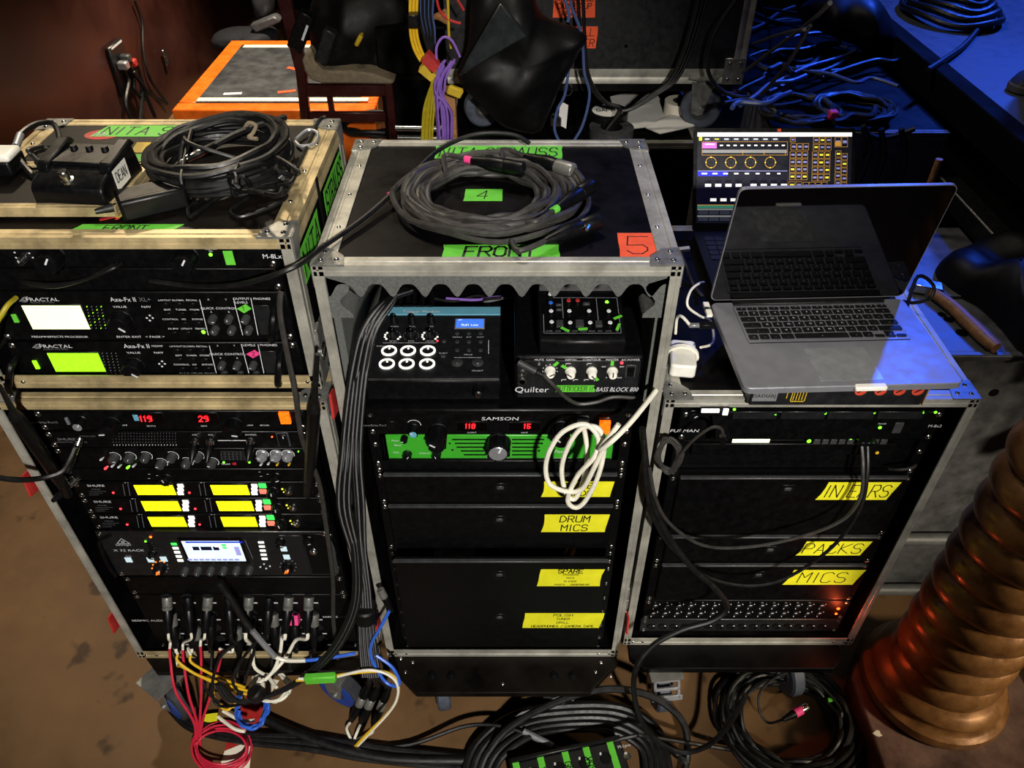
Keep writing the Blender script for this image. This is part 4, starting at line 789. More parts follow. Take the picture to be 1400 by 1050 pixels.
# silver laptop: local frame, x across, y back, origin at the middle of the hinge edge
mc = thing('silver_laptop', 'open silver laptop with black keys on the black carton', 'laptop', (.5435, 1.187, 1.0855), 'laptops', rot=(0, 0, math.radians(2.2)))
Wd, Dp, Th = .359, .24, .013
def rrect(x0, x1, y0, y1, r, z, n=5):
    out = []
    for cx, cy, a in ((x1-r, y0+r, -90), (x1-r, y1-r, 0), (x0+r, y1-r, 90), (x0+r, y0+r, 180)):
        for i in range(n+1): t = math.radians(a+90*i/n); out.append((cx+r*math.cos(t), cy+r*math.sin(t), z))
    return out
MB('macbook').prism(rrect(-Wd/2, Wd/2, -Dp, 0, .012, 0), (0, 0, Th)).build('base', mc, .0015)
MB('rubber').box(-.14, .14, -.012, .001, Th-.001, Th+.004).build('hinge_bar', mc, .001)
MB('panel').prism(rrect(-.142, .142, -.124, -.014, .004, Th), (0, 0, .0004)).build('keyboard_well', mc)
kcell = .0190; rowsk = [(14, None, .0105), (14, [1]*13+[1.5], .0158), (14, [1.5]+[1]*13, .0158), (13, [1.75]+[1]*11+[1.75], .0158), (12, [2.25]+[1]*10+[2.25], .0158), (8, [1, 1, 1, 1.25, 5, 1.25, 1, 3], .0158)]
LET = ['', '1234567890-=', 'QWERTYUIOP', 'ASDFGHJKL', 'ZXCVBNM', '']
yk = -.0195
lt = MB('print')
MB('macbook').box(-.1415, .1415, -.122, -.0155, Th+.0001, Th+.0007).build('key_deck', mc)
for ri, (n, ws, hh) in enumerate(rowsk):
    ws = ws or [1.0]*14; tot = sum(ws); x = -.139; cell = .278/tot
    for ki, wk in enumerate(ws):
        w_ = wk*cell; cxk = x+w_/2
        def keyat(cx, cy, kw, kh):
            key = ('key', round(kw, 4), round(kh, 4)); me = cached(key, lambda: MB('key').prism(rrect(-kw/2, kw/2, -kh/2, kh/2, .0016, 0, 2), (0, 0, .0016)).mesh('key'))
            o = put('key', me, (cx, cy, Th+.0007), mc)
        if ri == 5 and ki == 7:
            for dx, dy in ((-.019, -.0042), (0, -.0042), (.019, -.0042), (0, .0042)): keyat(cxk+dx, yk-hh/2+dy, .0165, .0068)
        else: keyat(cxk, yk-hh/2, w_-.0028, hh-.0028)
        L_ = LET[ri]; s_ = ki-(0 if ri == 1 else 1)
        if L_ and 0 <= s_ < len(L_): text(lt, L_[s_], (cxk, yk-hh/2-.002, Th+.0024), X, Y, .0042, 'C', 1.2)
        elif ri: text(lt, '-', (cxk, yk-hh/2-.003, Th+.0024), X, Y, .004, 'C', 1.6)
        else: text(lt, '.', (cxk, yk-hh/2, Th+.0024), X, Y, .008, 'C', 1.4)
        x += w_
    yk -= hh+.0014
lt.build('key_lettering', mc)
MB('silver').prism(rrect(-.0525, .0525, -.226, -.14, .003, Th), (0, 0, .0003)).build('trackpad', mc)
MB('white_plastic').obox((.025, -Dp-.001, Th-.003), (.026, 0, 0), (0, .006, 0), (0, 0, .0045)).build('edge_strip', mc, .002, label='glossy white strip on the front edge')
la = math.radians(88); up = V((0, math.cos(math.radians(98)), math.sin(math.radians(98)))); nb = V((0, -up.z, up.y)); hb = V((0, .004, Th+.002))
def lid(pts, t0, t1, m, nmz, par): return MB(m).prism([hb+V((px_, 0, 0))+up*py_+nb*t0 for px_, py_, _ in pts], nb*(t1-t0)).build(nmz, par)
l_ = lid(rrect(-Wd/2, Wd/2, 0, .243, .012, 0), -.006, .0, 'macbook', 'lid', mc); lid(rrect(-Wd/2+.0015, Wd/2-.0015, .002, .2415, .011, 0), .0, .0006, 'glass_black', 'screen', l_)
# second laptop with lit lighting-control screen
lp = thing('black_laptop', 'black laptop behind the silver one, its screen full of lit control buttons', 'laptop', (.6, 1.585, 1.0), 'laptops', rot=(0, 0, math.radians(.01)))
W2 = .369
MB('plastic').prism(rrect(-W2/2, W2/2, -.25, 0, .008, 0), (0, 0, .016)).build('base', lp, .0015)
for r_ in range(5):
    for c_ in range(14): put('key', cached('lk', lambda: MB('panel_grey').prism(rrect(-.0098, .0098, -.0085, .0085, .0018, 0, 2), (0, 0, .0015)).mesh('key')), (-.155+c_*.0225, -.035-r_*.02, .016), lp)
ta = math.radians(55); u2 = V((0, math.sin(math.radians(37.5)), math.cos(math.radians(37.5)))); n2 = V((0, -u2.z, u2.y)); h2 = V((0, .002, .016))
def lid2(pts, t0, t1, m, nmz, par): return MB(m).prism([h2+V((px_, 0, 0))+u2*py_+n2*t0 for px_, py_, _ in pts], n2*(t1-t0)).build(nmz, par)
l2 = lid2(rrect(-W2/2, W2/2, 0, .232, .006, 0), -.006, 0, 'plastic', 'lid', lp)
sw_, sh_, sx0, sy0 = W2-.016, .205, -W2/2+.008, .017
lid2([(sx0, sy0, 0), (sx0+sw_, sy0, 0), (sx0+sw_, sy0+sh_, 0), (sx0, sy0+sh_, 0)], .0, .0006, 'scr_dark', 'screen', l2)
mb = MB('scr_gold'); rg = random.Random(4)
def SQ(x0, y0, x1, y1, m, d=.001):          # fractions of the screen, y down
    mb.use(m); f = lambda x, y: h2+V((sx0+sw_*x, 0, 0))+u2*(sy0+sh_*(1-y))+n2*d
    mb.quad(f(x0, y1), f(x1, y1), f(x1, y0), f(x0, y0))
def SB(x0, y0, x1, y1, m='scr_gold', w=.0022, fill='scr_dark'): SQ(x0, y0, x1, y1, m, .001); SQ(x0+w, y0+w*1.8, x1-w, y1-w*1.8, fill, .0012)
SQ(0, 0, 1, .045, 'scr_white'); SQ(.01, .05, .03, .09, 'scr_yell', .0014)
for i in range(8): SQ(.035+i*.063, .055, .088+i*.063, .095, 'scr_slate', .0012); SQ(.048+i*.063, .068, .076+i*.063, .08, 'scr_white' if i != 1 else 'scr_yell', .0014)
SB(.03, .1, .585, .25)
SQ(.033, .11, .125, .175, 'scr_mag', .0014); SQ(.05, .125, .11, .135, 'scr_white', .0016)
for i in range(10): SB(.135+i*.0445, .11, .176+i*.0445, .17); SQ(.145+i*.0445, .135, .166+i*.0445, .15, 'scr_white', .0016)
SQ(.033, .19, .58, .225, 'scr_grey', .0014)
for i in range(4):
    SQ(.155+i*.138 if i else .03, .19, (.158 if i else .032)+i*.138, .25, 'scr_gold', .0016)
    ccx, ccy = .09+i*.128, .33
    f = lambda x, y, d: h2+V((sx0+sw_*x, 0, 0))+u2*(sy0+sh_*(1-y))+n2*d
    for rr_, m_, d_ in ((.036, 'scr_gold', .0012), (.032, 'scr_dark', .0014), (.018, 'scr_slate', .0016), (.015, 'key', .0018)):
        mb.use(m_); mb.quad(*[f(ccx+rr_*math.cos(k*.3142), ccy+rr_*math.sin(k*.3142)*sw_/sh_, d_) for k in range(20)][::-1])
    for dx, dy in ((-1, 0), (1, 0), (0, 1), (0, -1)): SQ(ccx+dx*.033-.004, ccy+dy*.058-.006, ccx+dx*.033+.004, ccy+dy*.058+.006, 'scr_yell', .0018)
SQ(.005, .425, .585, .48, 'scr_navy', .0012); SQ(.005, .425, .2, .48, 'scr_blue', .0014); SQ(.005, .42, .585, .427, 'scr_lav', .0016)
for i in range(8): SQ(.03+i*.07, .445, .065+i*.068, .46, 'scr_white', .0016)
SQ(.005, .485, .585, .8, 'scr_navy', .0012)
for row, yy, xs in ((0, .52, [.05+i*.066 for i in range(4)]+[.345+i*.066 for i in range(4)]), (1, .6, [.295]), (2, .68, [.085+i*.066 for i in range(7)])):
    for x_ in xs: SB(x_, yy, x_+.046, yy+.085, 'scr_red', .002, 'scr_navy'); SQ(x_+.003, yy+.045, x_+.043, yy+.078, 'scr_white', .0016)
SQ(.005, .8, .36, .835, 'scr_teal', .0014); SQ(.005, .795, .36, .803, 'scr_gold', .0016); SQ(.005, .835, .36, .96, 'scr_dark', .0013)
for j in range(2):
    SQ(.005, .84+j*.075, .36, .855+j*.075, 'scr_grey', .0015)
    for i in range(5): SQ(.012+i*.07, .86+j*.07, .075+i*.07, .905+j*.07, 'scr_slate', .0015)
for (bx0, by0, nx, ny, bw, bh) in ((.6, .055, 1, 1, .035, .05), (.605, .12, 3, 1, .037, .075), (.6, .21, 3, 4, .037, .072), (.597, .54, 2, 3, .042, .075), (.75, .05, 3, 2, .037, .07), (.745, .21, 3, 4, .037, .075), (.69, .545, 4, 3, .037, .085), (.89, .05, 2, 1, .04, .11), (.895, .2, 2, 9, .038, .072)):
    for i in range(nx):
        for j in range(ny):
            x_ = bx0+i*(bw+.003); y_ = by0+j*(bh+.008)+(.03*i if nx == 2 and ny == 9 else 0); SB(x_, y_, x_+bw, y_+bh, 'scr_gold', .0022, 'scr_navy')
            SQ(x_+.008, y_+bh*.35, x_+bw-.007, y_+bh*.62, 'scr_lav' if rg.random() < .8 else 'scr_yell', .0016)
SQ(.892, .1, .928, .15, 'scr_gold', .0018)
mb.build('screen_content', l2)
MB('gaff_orange').obox(h2+u2*.227+n2*.001+V((.01, 0, 0)), (.004, 0, 0), u2*.003, n2*.0004).build('camera_cover', l2, label='orange camera cover')
# charger
ch = thing('laptop_charger', 'white laptop charger brick with its cable wound round, by the laptop rack edge', 'charger', H(932, 515, 1.0), rot=(0, 0, math.radians(-8)))
MB('white_plastic').prism(rrect(-.0235, .0235, -.004, .076, .008, .0), (0, 0, .028)).build('brick', ch, .004, seg=2)
mb = MB('white_cable')
mb.tube([(.0, .0, 0)]*1 and smooth([(.028*math.cos(t*.52), .045+.0035*((t/12) % 3)-.004, .014+.021*math.sin(t*.52)) for t in range(50)], 3), .0028, 7); mb.build('wound_cable', ch)
MB('plastic_grey').box(-.024, -.0232, .01, .06, .006, .022).build('side_slot', ch)
mg = H(985, 424, 1.085)
cable('power_cable', 'white power cable plugged into the left side of the silver laptop', [H(958, 475, 1.05), H(975, 468, 1.03), H(972, 440, 1.04), H(957, 432, 1.06), H(940, 418, 1.09), H(944, 398, 1.1), H(955, 388, 1.09), H(962, 386, 1.06)], .0024, 'white_cable', n=8)
o = MB('white_plastic').obox((.357, 1.165, 1.094), (.005, 0, 0), (0, .02, 0), (0, 0, .003)).use('steel').obox((.357, 1.165, 1.094), (.0055, 0, 0), (0, .004, 0), (0, 0, .0034)).build('power_plug'); tag(o, 'white power plug in the left side of the silver laptop', 'plug')
o = MB('plastic').obox((.347, 1.118, 1.093), (.014, 0, 0), (0, .006, 0), (0, 0, .0045)).use('silver').obox((.325, 1.118, 1.093), (.01, 0, 0), (0, .004, 0), (0, 0, .003)).build('adapter_plug', bevel=.0008); tag(o, 'black adapter plug in the left side of the silver laptop', 'plug')
cable('adapter_cable', 'pale cable looping up from the charger to the black adapter plug', [(.317, 1.118, 1.093), (.304, 1.135, 1.1), (.3, 1.15, 1.085), (.302, 1.15, 1.05)], .0028, 'white_cable')
tag(MB('white_plastic').obox(F(932, 341, 1.5), (.018, .004, 0), (0, .006, 0), (0, 0, .003)).build('usb_plug'), 'white plug at the left edge of the black laptop', 'plug')
cable('grey_cable', 'striped grey cable rising beside the black laptop', [H(930, 345, 1.03), H(938, 365, 1.02), H(948, 390, 1.0), H(960, 405, 1.01)], .004, 'cable_grey')
# ---------------------------------------------------------------- twisted gilded column on its plinth
cx, cy = 1.03, .97
col = thing('twisted_column', 'gilded twisted rope column on a chipped square plinth, beside the laptop rack', 'column', (cx, cy, 0))
MB('plinth').prism([(cx-.185, cy-.24, 0), (cx+.24, cy-.24, 0), (cx+.24, cy+.16, 0), (cx-.1, cy+.16, 0), (cx-.185, cy+.02, 0)], (0, 0, .1)).build('plinth', col, .008, seg=2)
MB('gold').lathe((cx, cy, .1), Z, [(.158, 0), (.165, .01), (.168, .024), (.165, .038), (.155, .046), (.148, .052), (.146, .06), (.149, .07), (.144, .082), (.132, .09), (.122, .1), (.116, .108), (.08, .115)], 56).build('base_ring', col)
nt_, pit = 64, .078; zs0, zs1 = .2, 1.4; npz = 10; vs = []; fs = []; nz = int((zs1-zs0)/pit*npz)
for k in range(nz+1):
    z = zs0+(zs1-zs0)*k/nz
    for i in range(nt_):
        a = 2*math.pi*i/nt_; ph = ((z-zs0)/pit-a/(2*math.pi)) % 1; r = .096+.028*math.sqrt(max(0, 1-(2*ph-1)**2)); vs.append((cx+r*math.cos(a), cy+r*math.sin(a), z))
for k in range(nz):
    for i in range(nt_): j = (i+1) % nt_; fs.append((k*nt_+i, k*nt_+j, k*nt_+nt_+j, k*nt_+nt_+i))
fs += [tuple(range(nt_-1, -1, -1)), tuple(range(nz*nt_, nz*nt_+nt_))]
MB('gold').add(vs, fs).build('rope_shaft', col)
for q, (dx, dy, s_) in enumerate(((-.15, -.215, .02), (.12, -.22, .028), (.2, -.2, .018), (.05, -.225, .014), (-.17, -.12, .013))): MB('white_tape').prism([(cx+dx+s_*math.cos(t)*(.7+.3*math.sin(3*t+q)), cy+dy+s_*.6*math.sin(t), .1) for t in [i*.785 for i in range(8)]], (0, 0, .0015)).build('chipped_patch', col, label='pale chipped patch')
# ---------------------------------------------------------------- on top of the upper left case
zt2 = 1.3385
td = thing('wooden_tray_lid', 'flat black board with worn metal edges, under the foot switch', 'tray', (-.79, 1.054, zt2+.001))
MB('laminate_worn').box(-.98, -.597, 1.058, 1.205, zt2+.006, zt2+.016).build('board', td)
extr(td, (-.98, 1.054, zt2+.019), (-.5955, 1.054, zt2+.019), Z, -Y, .012, .013, 'alu_warm_lit'); extr(td, (-.5955, 1.054, zt2+.019), (-.5955, 1.21, zt2+.019), Z, X, .018, .018, 'alu_warm_lit'); extr(td, (-.98, 1.208, zt2+.019), (-.5955, 1.208, zt2+.019), Z, Y, .014, .018, 'alu_warm_lit')
q = H(120, 258, zt2+.02)
pd = thing('foot_switch', 'black guitar foot switch with a chrome stomp button and white DEAN sticker', 'foot switch', (q.x, q.y-.012, zt2+.0165), rot=(0, 0, math.radians(-5)))
MB('plastic').prism([(-.056, -.04, 0), (-.056, -.04, .026), (-.056, -.03, .036), (-.056, .03, .05), (-.056, .075, .05), (-.056, .085, .0)], (.112, 0, 0)).build('housing', pd, .004, seg=2)
for sx in (-1, 1): MB('plastic').prism([(sx*.049-.01, -.01, .04), (sx*.049-.01, .0, .052), (sx*.049-.01, .07, .062), (sx*.049-.01, .084, .05)], (.02, 0, 0)).build('cheek', pd, .003)
MB('plastic').box(-.038, .038, .005, .07, .044, .0505).build('recess_floor', pd, .001)
for x, y in ((-.025, .05), (0, .05), (.025, .05)): lathe_part('small_knob', [(.006, 0), (.005, .007), (0, .007)], (x, y, .05), Z, 'plastic', pd, 12)
lathe_part('stomp_button', [(.0095, 0), (.0095, .003), (.0062, .004), (.006, .01), (.0075, .011), (.0075, .017), (.006, .019), (0, .019)], (0, -.026, .035), V((0, -.25, 1)), 'steel', pd, 18)
o = MB('white_plastic').prism([(.0563, .0, .008), (.0563, .042, .011), (.0563, .042, .043), (.0563, .0, .04)], (.0006, 0, 0)).build('paper_sticker', pd, label='white sticker marked DEAN')
mb = MB('ink'); strokes(mb, 'DEAN', (.0571, .004, .02), Y, Z, .015, .0016, gap=.2, asp=.42); mb.build('hand_lettering', o)
q = H(205, 292, zt2); pb = thing('power_brick', 'matt black power brick lying on the upper left case behind the FRONT tape', 'power supply', (q.x+.004, q.y+.012, zt2+.0015), rot=(0, 0, math.radians(30)))
MB('plastic').box(-.048, .05, -.026, .026, 0, .034).build('housing', pb, .005, seg=2); MB('panel').box(-.042, .042, -.018, .018, .034, .0344).build('label_plate', pb); lathe_part('strain_relief', [(.007, 0), (.006, .01), (.004, .026)], (-.055, 0, .017), -X, 'rubber', pb, 10); lathe_part('strain_relief', [(.005, 0), (.003, .02)], (.055, 0, .017), X, 'rubber', pb, 10)
q = H(12, 262, zt2); wb_ = thing('white_adapter', 'white and black adapter on the far left of the upper case', 'adapter', (q.x-.02, q.y+.03, zt2+.019)); MB('plastic').box(q.x-.06, q.x+.012, q.y+.01, q.y+.06, zt2+.0195, zt2+.045).build('housing', wb_, .004, seg=2); MB('white_plastic').box(q.x-.05, q.x+.018, q.y+.006, q.y+.05, zt2+.045, zt2+.058).build('top_shell', wb_, .005, seg=2)
q = H(148, 299, zt2); 
for x in (-.95, -.63):
    for y in (1.075, 1.19): MB('rubber').cyl((x, y, zt2+.0006), (x, y, zt2+.0065), .008, 10).build('foot', td)
for i, (a, m) in enumerate(((.5, 'gaff_red'), (2.2, 'gaff_red'), (1.2, 'tape_dull'))): o = MB(m).obox(q+V((.01*i, .004*i, .0012+.0012*i)), (.012*math.cos(a), .012*math.sin(a), 0), (-.003*math.sin(a), .003*math.cos(a), 0), (0, 0, .0005)).build('tape_scrap'); tag(o, ('red tape scrap beside the power brick lead', 'red tape scrap crossing another by the power brick', 'yellow tape scrap by the power brick lead')[i], 'tape scrap')
o = MB('cushion').tube(smooth([H(334, 176, 1.395), H(340, 168, 1.405), H(350, 172, 1.4), H(346, 182, 1.395), H(340, 188, 1.39), H(352, 190, 1.39)], 4), .0032, 6).build('cable_tie'); tag(o, 'grey hook and loop strap on the left coil of cable', 'strap')
# ---------------------------------------------------------------- behind the racks
# bright orange-edged platform, chair, equipment stack
pl = thing('low_platform', 'low black-topped platform with orange edges and white tape lines, by the red wall', 'platform', (-1.25, 4.15, 0))
x0, x1, y0, y1, z1 = -1.83, -.74, 4.13, 5.3, .3
MB('slate_board').box(x0+.1, x1-.1, y0+.1, y1-.1, 0, z1+.004).build('top_board', pl)
for a in ((x0, x1, y0, y0+.1), (x0, x1, y1-.11, y1), (x0, x0+.11, y0+.111, y1-.111), (x1-.11, x1, y0+.111, y1-.111)): MB('orange_paint').box(*a, 0, z1).build('orange_edge', pl, .006)
MB('white_tape').box(x0+.1, x1-.05, y0+.11, y0+.16, z1+.005, z1+.0065).build('white_line', pl); MB('white_tape').box(x0+.12, x1-.05, y1-.16, y1-.11, z1+.005, z1+.0065).build('white_line', pl)
for q, (u, v, a) in enumerate(((392, 125, .3), (402, 94, 2.6), (318, 128, .1))):
    c = H(u, v, z1+.006); MB(('gaff_orange', 'gaff_orange', 'print')[q]).obox(c, (.05*math.cos(a), .05*math.sin(a), 0), (-.016*math.sin(a), .016*math.cos(a), 0), (0, 0, .0008)).build('tape_strip', pl)
tag(MB('plastic_grey').prism([(-1.95, 4.1, 0), (-1.86, 4.1, .0), (-1.86, 5.5, 0), (-1.95, 5.5, 0)], (0, 0, .16)).build('cable_duct', bevel=.02), 'grey duct along the foot of the red wall', 'duct')
# wall outlet with plugs and leads
wp = F(160, 85, 1); s_ = -2.14/wp.x; wp = V((-2.14, wp.y*s_, CH+(wp.z-CH)*s_))
wo = thing('wall_outlet', 'black wall outlet on the red wall with several plugs in it', 'outlet', wp)
MB('panel_grey').box(-2.14, -2.115, wp.y-.09, wp.y+.09, wp.z-.16, wp.z+.1).build('cover_plate', wo, .006); MB('print').box(-2.114, -2.112, wp.y-.07, wp.y+.07, wp.z+.085, wp.z+.095).build('bright_edge', wo)
for q, (dy, dz, m) in enumerate(((-.05, 0, 'silver'), (.0, .02, 'plastic_grey'), (.05, -.02, 'gaff_red'), (.02, -.07, 'plastic'))): tag(MB(m).box(-2.114, -2.06, wp.y+dy-.022, wp.y+dy+.022, wp.z+dz-.02, wp.z+dz+.02).build('wall_plug', bevel=.006), ('silver', 'grey', 'red', 'black')[q]+' plug in the outlet on the red wall', 'plug')
def WL(u, v, x=-2.12): d = ray(u, v); return V((0, 0, CH))+d*(x/d.x)
for q, pts in enumerate((((168, 92), (176, 110), (172, 140), (180, 164)), ((170, 90), (182, 105), (184, 122), (196, 136), (200, 130)), ((172, 84), (190, 100), (194, 130), (192, 164)), ((172, 82), (188, 92), (200, 130), (212, 160)), ((174, 86), (184, 100), (202, 125), (228, 142)))):
    cable('outlet_lead', ('first', 'second', 'third', 'fourth', 'fifth')[q]+' black lead from the left hanging under the wall outlet', [WL(u, v, -2.1+.006*q) for u, v in pts], .011, group='leads of the wall outlet')
cable('wall_cable', 'thin black cable running down the red wall from above', [WL(*p) for p in ((184, 0), (194, 30), (196, 70), (204, 105), (220, 130), (228, 140))], .008)
tag(MB('steel').obox(WL(226, 78), (.006, 0, 0), (0, .02, 0), (0, 0, .045)).build('wall_hook', bevel=.004), 'small bright metal fitting on the red wall', 'hook')
# chair
chx = thing('wooden_chair', 'dark red wooden chair with a grey-beige cushion, half hidden behind the racks', 'chair', (-.95, 4.02, 0))
yc = 3.62
def CF(u, v, dy=0): return F(u, v, yc+dy)
for dy in (0, .42):
    MB('red_wood').prism([CF(375, -12, dy), CF(394, -12, dy), CF(418, 90, dy), CF(423, 168, dy), CF(411, 168, dy), CF(404, 100, dy)], (0, .04, 0)).build('back_post', chx, .006); b = CF(417, 168, dy)
    MB('red_wood').box(b.x-.02, b.x+.02, b.y, b.y+.04, 0, b.z+.02).build('leg', chx, .006); f = CF(530, 110, dy); MB('red_wood').box(f.x-.02, f.x+.02, f.y, f.y+.04, 0, f.z+.0).build('leg', chx, .006)
    a, b2 = CF(416, 117, dy), CF(530, 133, dy); MB('red_wood').box(a.x, b2.x, a.y+.004, a.y+.034, b2.z, a.z).build('seat_rail', chx, .004); a, b2 = CF(414, 155, dy), CF(528, 168, dy); MB('red_wood').box(a.x, b2.x, a.y+.008, a.y+.03, b2.z, a.z).build('stretcher', chx, .004)
a, b2 = CF(446, 134), CF(457, 158); MB('red_wood').box(a.x, b2.x, a.y+.01, a.y+.03, b2.z, a.z).build('spindle', chx)
pts = [(412, 80), (418, 78), (428, 92), (440, 98), (480, 97), (510, 101), (540, 112), (535, 116), (480, 115), (440, 115), (425, 110), (416, 98)]
MB('cushion').prism([CF(u, v, -.02) for u, v in pts], (0, .48, 0)).build('cushion', chx, .012, seg=2)
# dark bag on the chair, with buckles
def lump(name, pts, y, d, m, label, cat, folds=5, seed=1, amp=.25, rings=14, tilt=0, lay=None):
    """a soft bag or cloth: an outline with its own depth, swelling towards its middle in folds"""
    P = smooth([H(u, v, lay) if lay else F(u, v, y) for u, v in pts], 5, True); n = len(P); c = sum(P, V((0, 0, 0)))/n; vs = []; fs = []; sz = max((p-c).length for p in P)
    for sgn in (-1, 1):
        for k in range(rings):
            t = (k/rings)**1.5
            for p in P:
                q = c+(p-c)*(1-t); w_ = V((q.x-c.x, (q.y-c.y) if lay else (q.z-c.z), seed))/sz
                nz_ = noise.noise(w_*1.7); rid = math.sin(folds*(w_.x*1.5-w_.y*.5)+4*nz_+seed)
                dq = sgn*d*.5*math.sqrt(max(0, 1-(1-t)**2))*(1+amp*nz_*1.5+amp*.5*rid)
                if lay: q.z += max(dq, -.004)
                else: q.y += dq
                vs.append(q)
        vs.append(sum(vs[-n:], V((0, 0, 0)))/n)
    N = rings*n+1
    for s2 in (0, 1):
        o = s2*N
        for k in range(rings-1):
            for i in range(n):
                j = (i+1) % n; f = (o+k*n+i, o+k*n+j, o+(k+1)*n+j, o+(k+1)*n+i); fs.append(f if s2 else f[::-1])
        for i in range(n): f = (o+(rings-1)*n+i, o+(rings-1)*n+(i+1) % n, o+N-1); fs.append(f if s2 else f[::-1])
    for i in range(n): j = (i+1) % n; fs.append((i, j, N+j, N+i))
    mb = MB(m); mb.add(vs, fs); o = mb.build(name); 
    if label: tag(o, label, cat)
    return o
lump('black_bag', [(425, 5), (470, -20), (530, -20), (560, 10), (552, 60), (540, 100), (500, 99), (450, 96), (430, 84)], yc+.2, .3, 'bag', 'large dark bag lying on the red chair cushion', 'bag', 4, 3)
for q, (u, v, a, m, lab) in enumerate(((412, 42, -.5, 'plastic', 'black radio pack with a bright edge by the chair back'), (446, 62, .45, 'panel_grey', 'dark buckle on the bag on the chair'), (491, 54, .6, 'tape_dull', 'small dull gold clip on the bag on the chair'))):
    c = F(u, v, yc-.02); hx, hz = ((.034, .085), (.03, .075), (.01, .026))[q]; ca, sa = math.cos(a), math.sin(a)
    o = MB(m).obox(c, (hx*ca, 0, -hx*sa) if q else (hx*ca, 0, hx*sa), (0, .03, 0), (hz*sa, 0, hz*ca) if q else (-hz*sa, 0, hz*ca)).build(('radio_pack', 'bag_buckle', 'bag_clip')[q], bevel=.006)
    if q == 0: MB('print').obox(c+V((.022, -.031, .0)), (.005*ca, 0, .005*sa), (0, .002, 0), (-.035*sa, 0, .035*ca)).build('bright_edge', o)
    tag(o, lab, ('radio pack', 'buckle', 'clip')[q])
lump('dark_bag', [(295, 62), (292, 48), (310, 40), (345, 38), (375, 40), (378, 56), (340, 60)], 5.6, .3, 'cloth_grey', 'dark blue-grey bag lying behind the orange-edged platform', 'bag', 3, 5)
tag(MB('grey_metal').prism([F(u, v, 5.5) for u, v in ((340, 36), (374, 22), (384, 30), (350, 46))], (0, .1, 0)).build('grey_clamp', bevel=.01), 'grey metal arm behind the orange-edged platform', 'clamp')
lump('dark_pole_bag', [(346, -8), (372, -8), (374, 18), (364, 28), (352, 26)], 5.7, .2, 'cloth_grey', 'upright dark roll standing behind the grey metal arm', 'bag', 2, 4)
# coil by the chair foot with yellow tie
o = cable('floor_cable_coil', 'dark coil of cable with yellow ties on the floor behind the chair', coil_pts((-.72, 3.95), .2, .14, 5, .014, .26, .03, 5, .7), .013, k=1)
# rear case with the big road case on casters on top of it
rc = case('rear_case', 'wide black case with a metal edge directly behind the foam-lined rack', -.22, .6, 2.33, 3.2, 0, .9, m='alu', brackets=False, group='road cases behind the racks')
bc = thing('road_case', 'big black road case with pale metal edges and orange notes, on casters', 'road case', (.28, 2.45, .905), 'road cases behind the racks')
bx0, bx1, by0, by1, bz0, bz1 = -.2, .712, 2.45, 3.1, 1.045, 1.75
MB('panel_grey').box(bx0, bx1, by0, by1, bz0, bz1).build('body', bc); MB('laminate').box(bx0+.01, bx1-.02, by0+.01, by1, bz0-.03, bz0).build('base_board', bc)
extr(bc, (bx0, by0, bz0), (bx1, by0, bz0), -Z, -Y, .03, .042, 'alu'); extr(bc, (bx1, by0, bz0), (bx1, by0, bz1), X, -Y, .04, .034, 'alu'); extr(bc, (bx1, by0, bz0), (bx1, by1, bz0), -Z, X, .03, .03, 'alu')
o = MB('zinc').box(bx1-.06, bx1+.004, by0-.006, by0-.003, bz0-.004, bz0+.075).build('corner_bracket', bc, .001)
for dx, dz in ((-.045, .012), (-.012, .012), (-.045, .06), (-.012, .06)): put('rivet', rivet_mesh(.006), (bx1+dx, by0-.006, bz0+dz), o, UPROT['f'])
MB('black_wall').lathe(F(856, 63, by0-.0005), -Y, [(.006, 0), (.0055, .0008), (0, .0008)], 12).build('bolt_hole', bc)
def note(u0, v0, u1, v1, lines, seed, cut=()):
    a = F(u0, (v0+v1)/2, by0-.001); b = F(u1, (v0+v1)/2, by0-.001); z0_, z1_ = F(u0, v1, by0-.001).z, F(u0, v0, by0-.001).z
    tape(bc, (a.x, by0-.0012, z0_), X, Z, b.x-a.x, z1_-z0_, 'gaff_orange', lines, name='paper_note', seed=seed, label='orange handwritten note', wd=.0022)
note(757, -30, 815, 24, ['HEAVY', 'PLEASE', 'ROLL THESE', 'CABLES UP', 'NEATLY'], 3); note(780, 36, 816, 66, ['ROLL', 'OVER'], 4)
caster(bc, (.6, 2.45, .905), .063, 'tyre', False, 1.15); caster(bc, (-.09, 2.46, .905), .063, 'tyre', False, 1.9); caster(bc, (.6, 3.0, .905), .063, 'tyre', False, .1); caster(bc, (-.09, 3.0, .905), .063, 'tyre', False, .1)
lump('black_cloth_bag', [(650, -25), (700, -30), (728, -8), (745, 22), (800, 46), (792, 70), (770, 110), (752, 150), (735, 178), (690, 172), (655, 140), (625, 104), (640, 60)], 2.3, .2, 'bag', 'black cloth bag hanging in front of the big road case', 'bag', 5, 2, .3)
MB('bag_sheen').prism([F(u, v, 2.17) for u, v in ((684, 4), (722, 50), (700, 62), (626, 106), (640, 80))], (0, .02, 0)).build('bag_flap', bpy.data.objects['black_cloth_bag'], .004, label='glossier flap of the bag')
ZR = .9035
def roll(name, label, u, v, r, h, m, inner='white_plastic', txt=None):
    c = H(u, v, ZR); t = thing(name, label, 'tape roll', (c.x, c.y, ZR)); MB(m).lathe(c, Z, [(r*.5, .0), (r, 0), (r, h), (r*.5, h), (r*.5, 0)], 36).build('tape', t); MB(inner).lathe(c, Z, [(r*.47, .001), (r*.5, .001), (r*.5, h*1.01), (r*.47, h*1.01), (r*.47, .001)], 30).build('core', t); return c, t
c, t = roll('dark_tape_roll', 'dark green tape roll with a white printed label, under the road case', 829, 172, .066, .05, 'plastic')
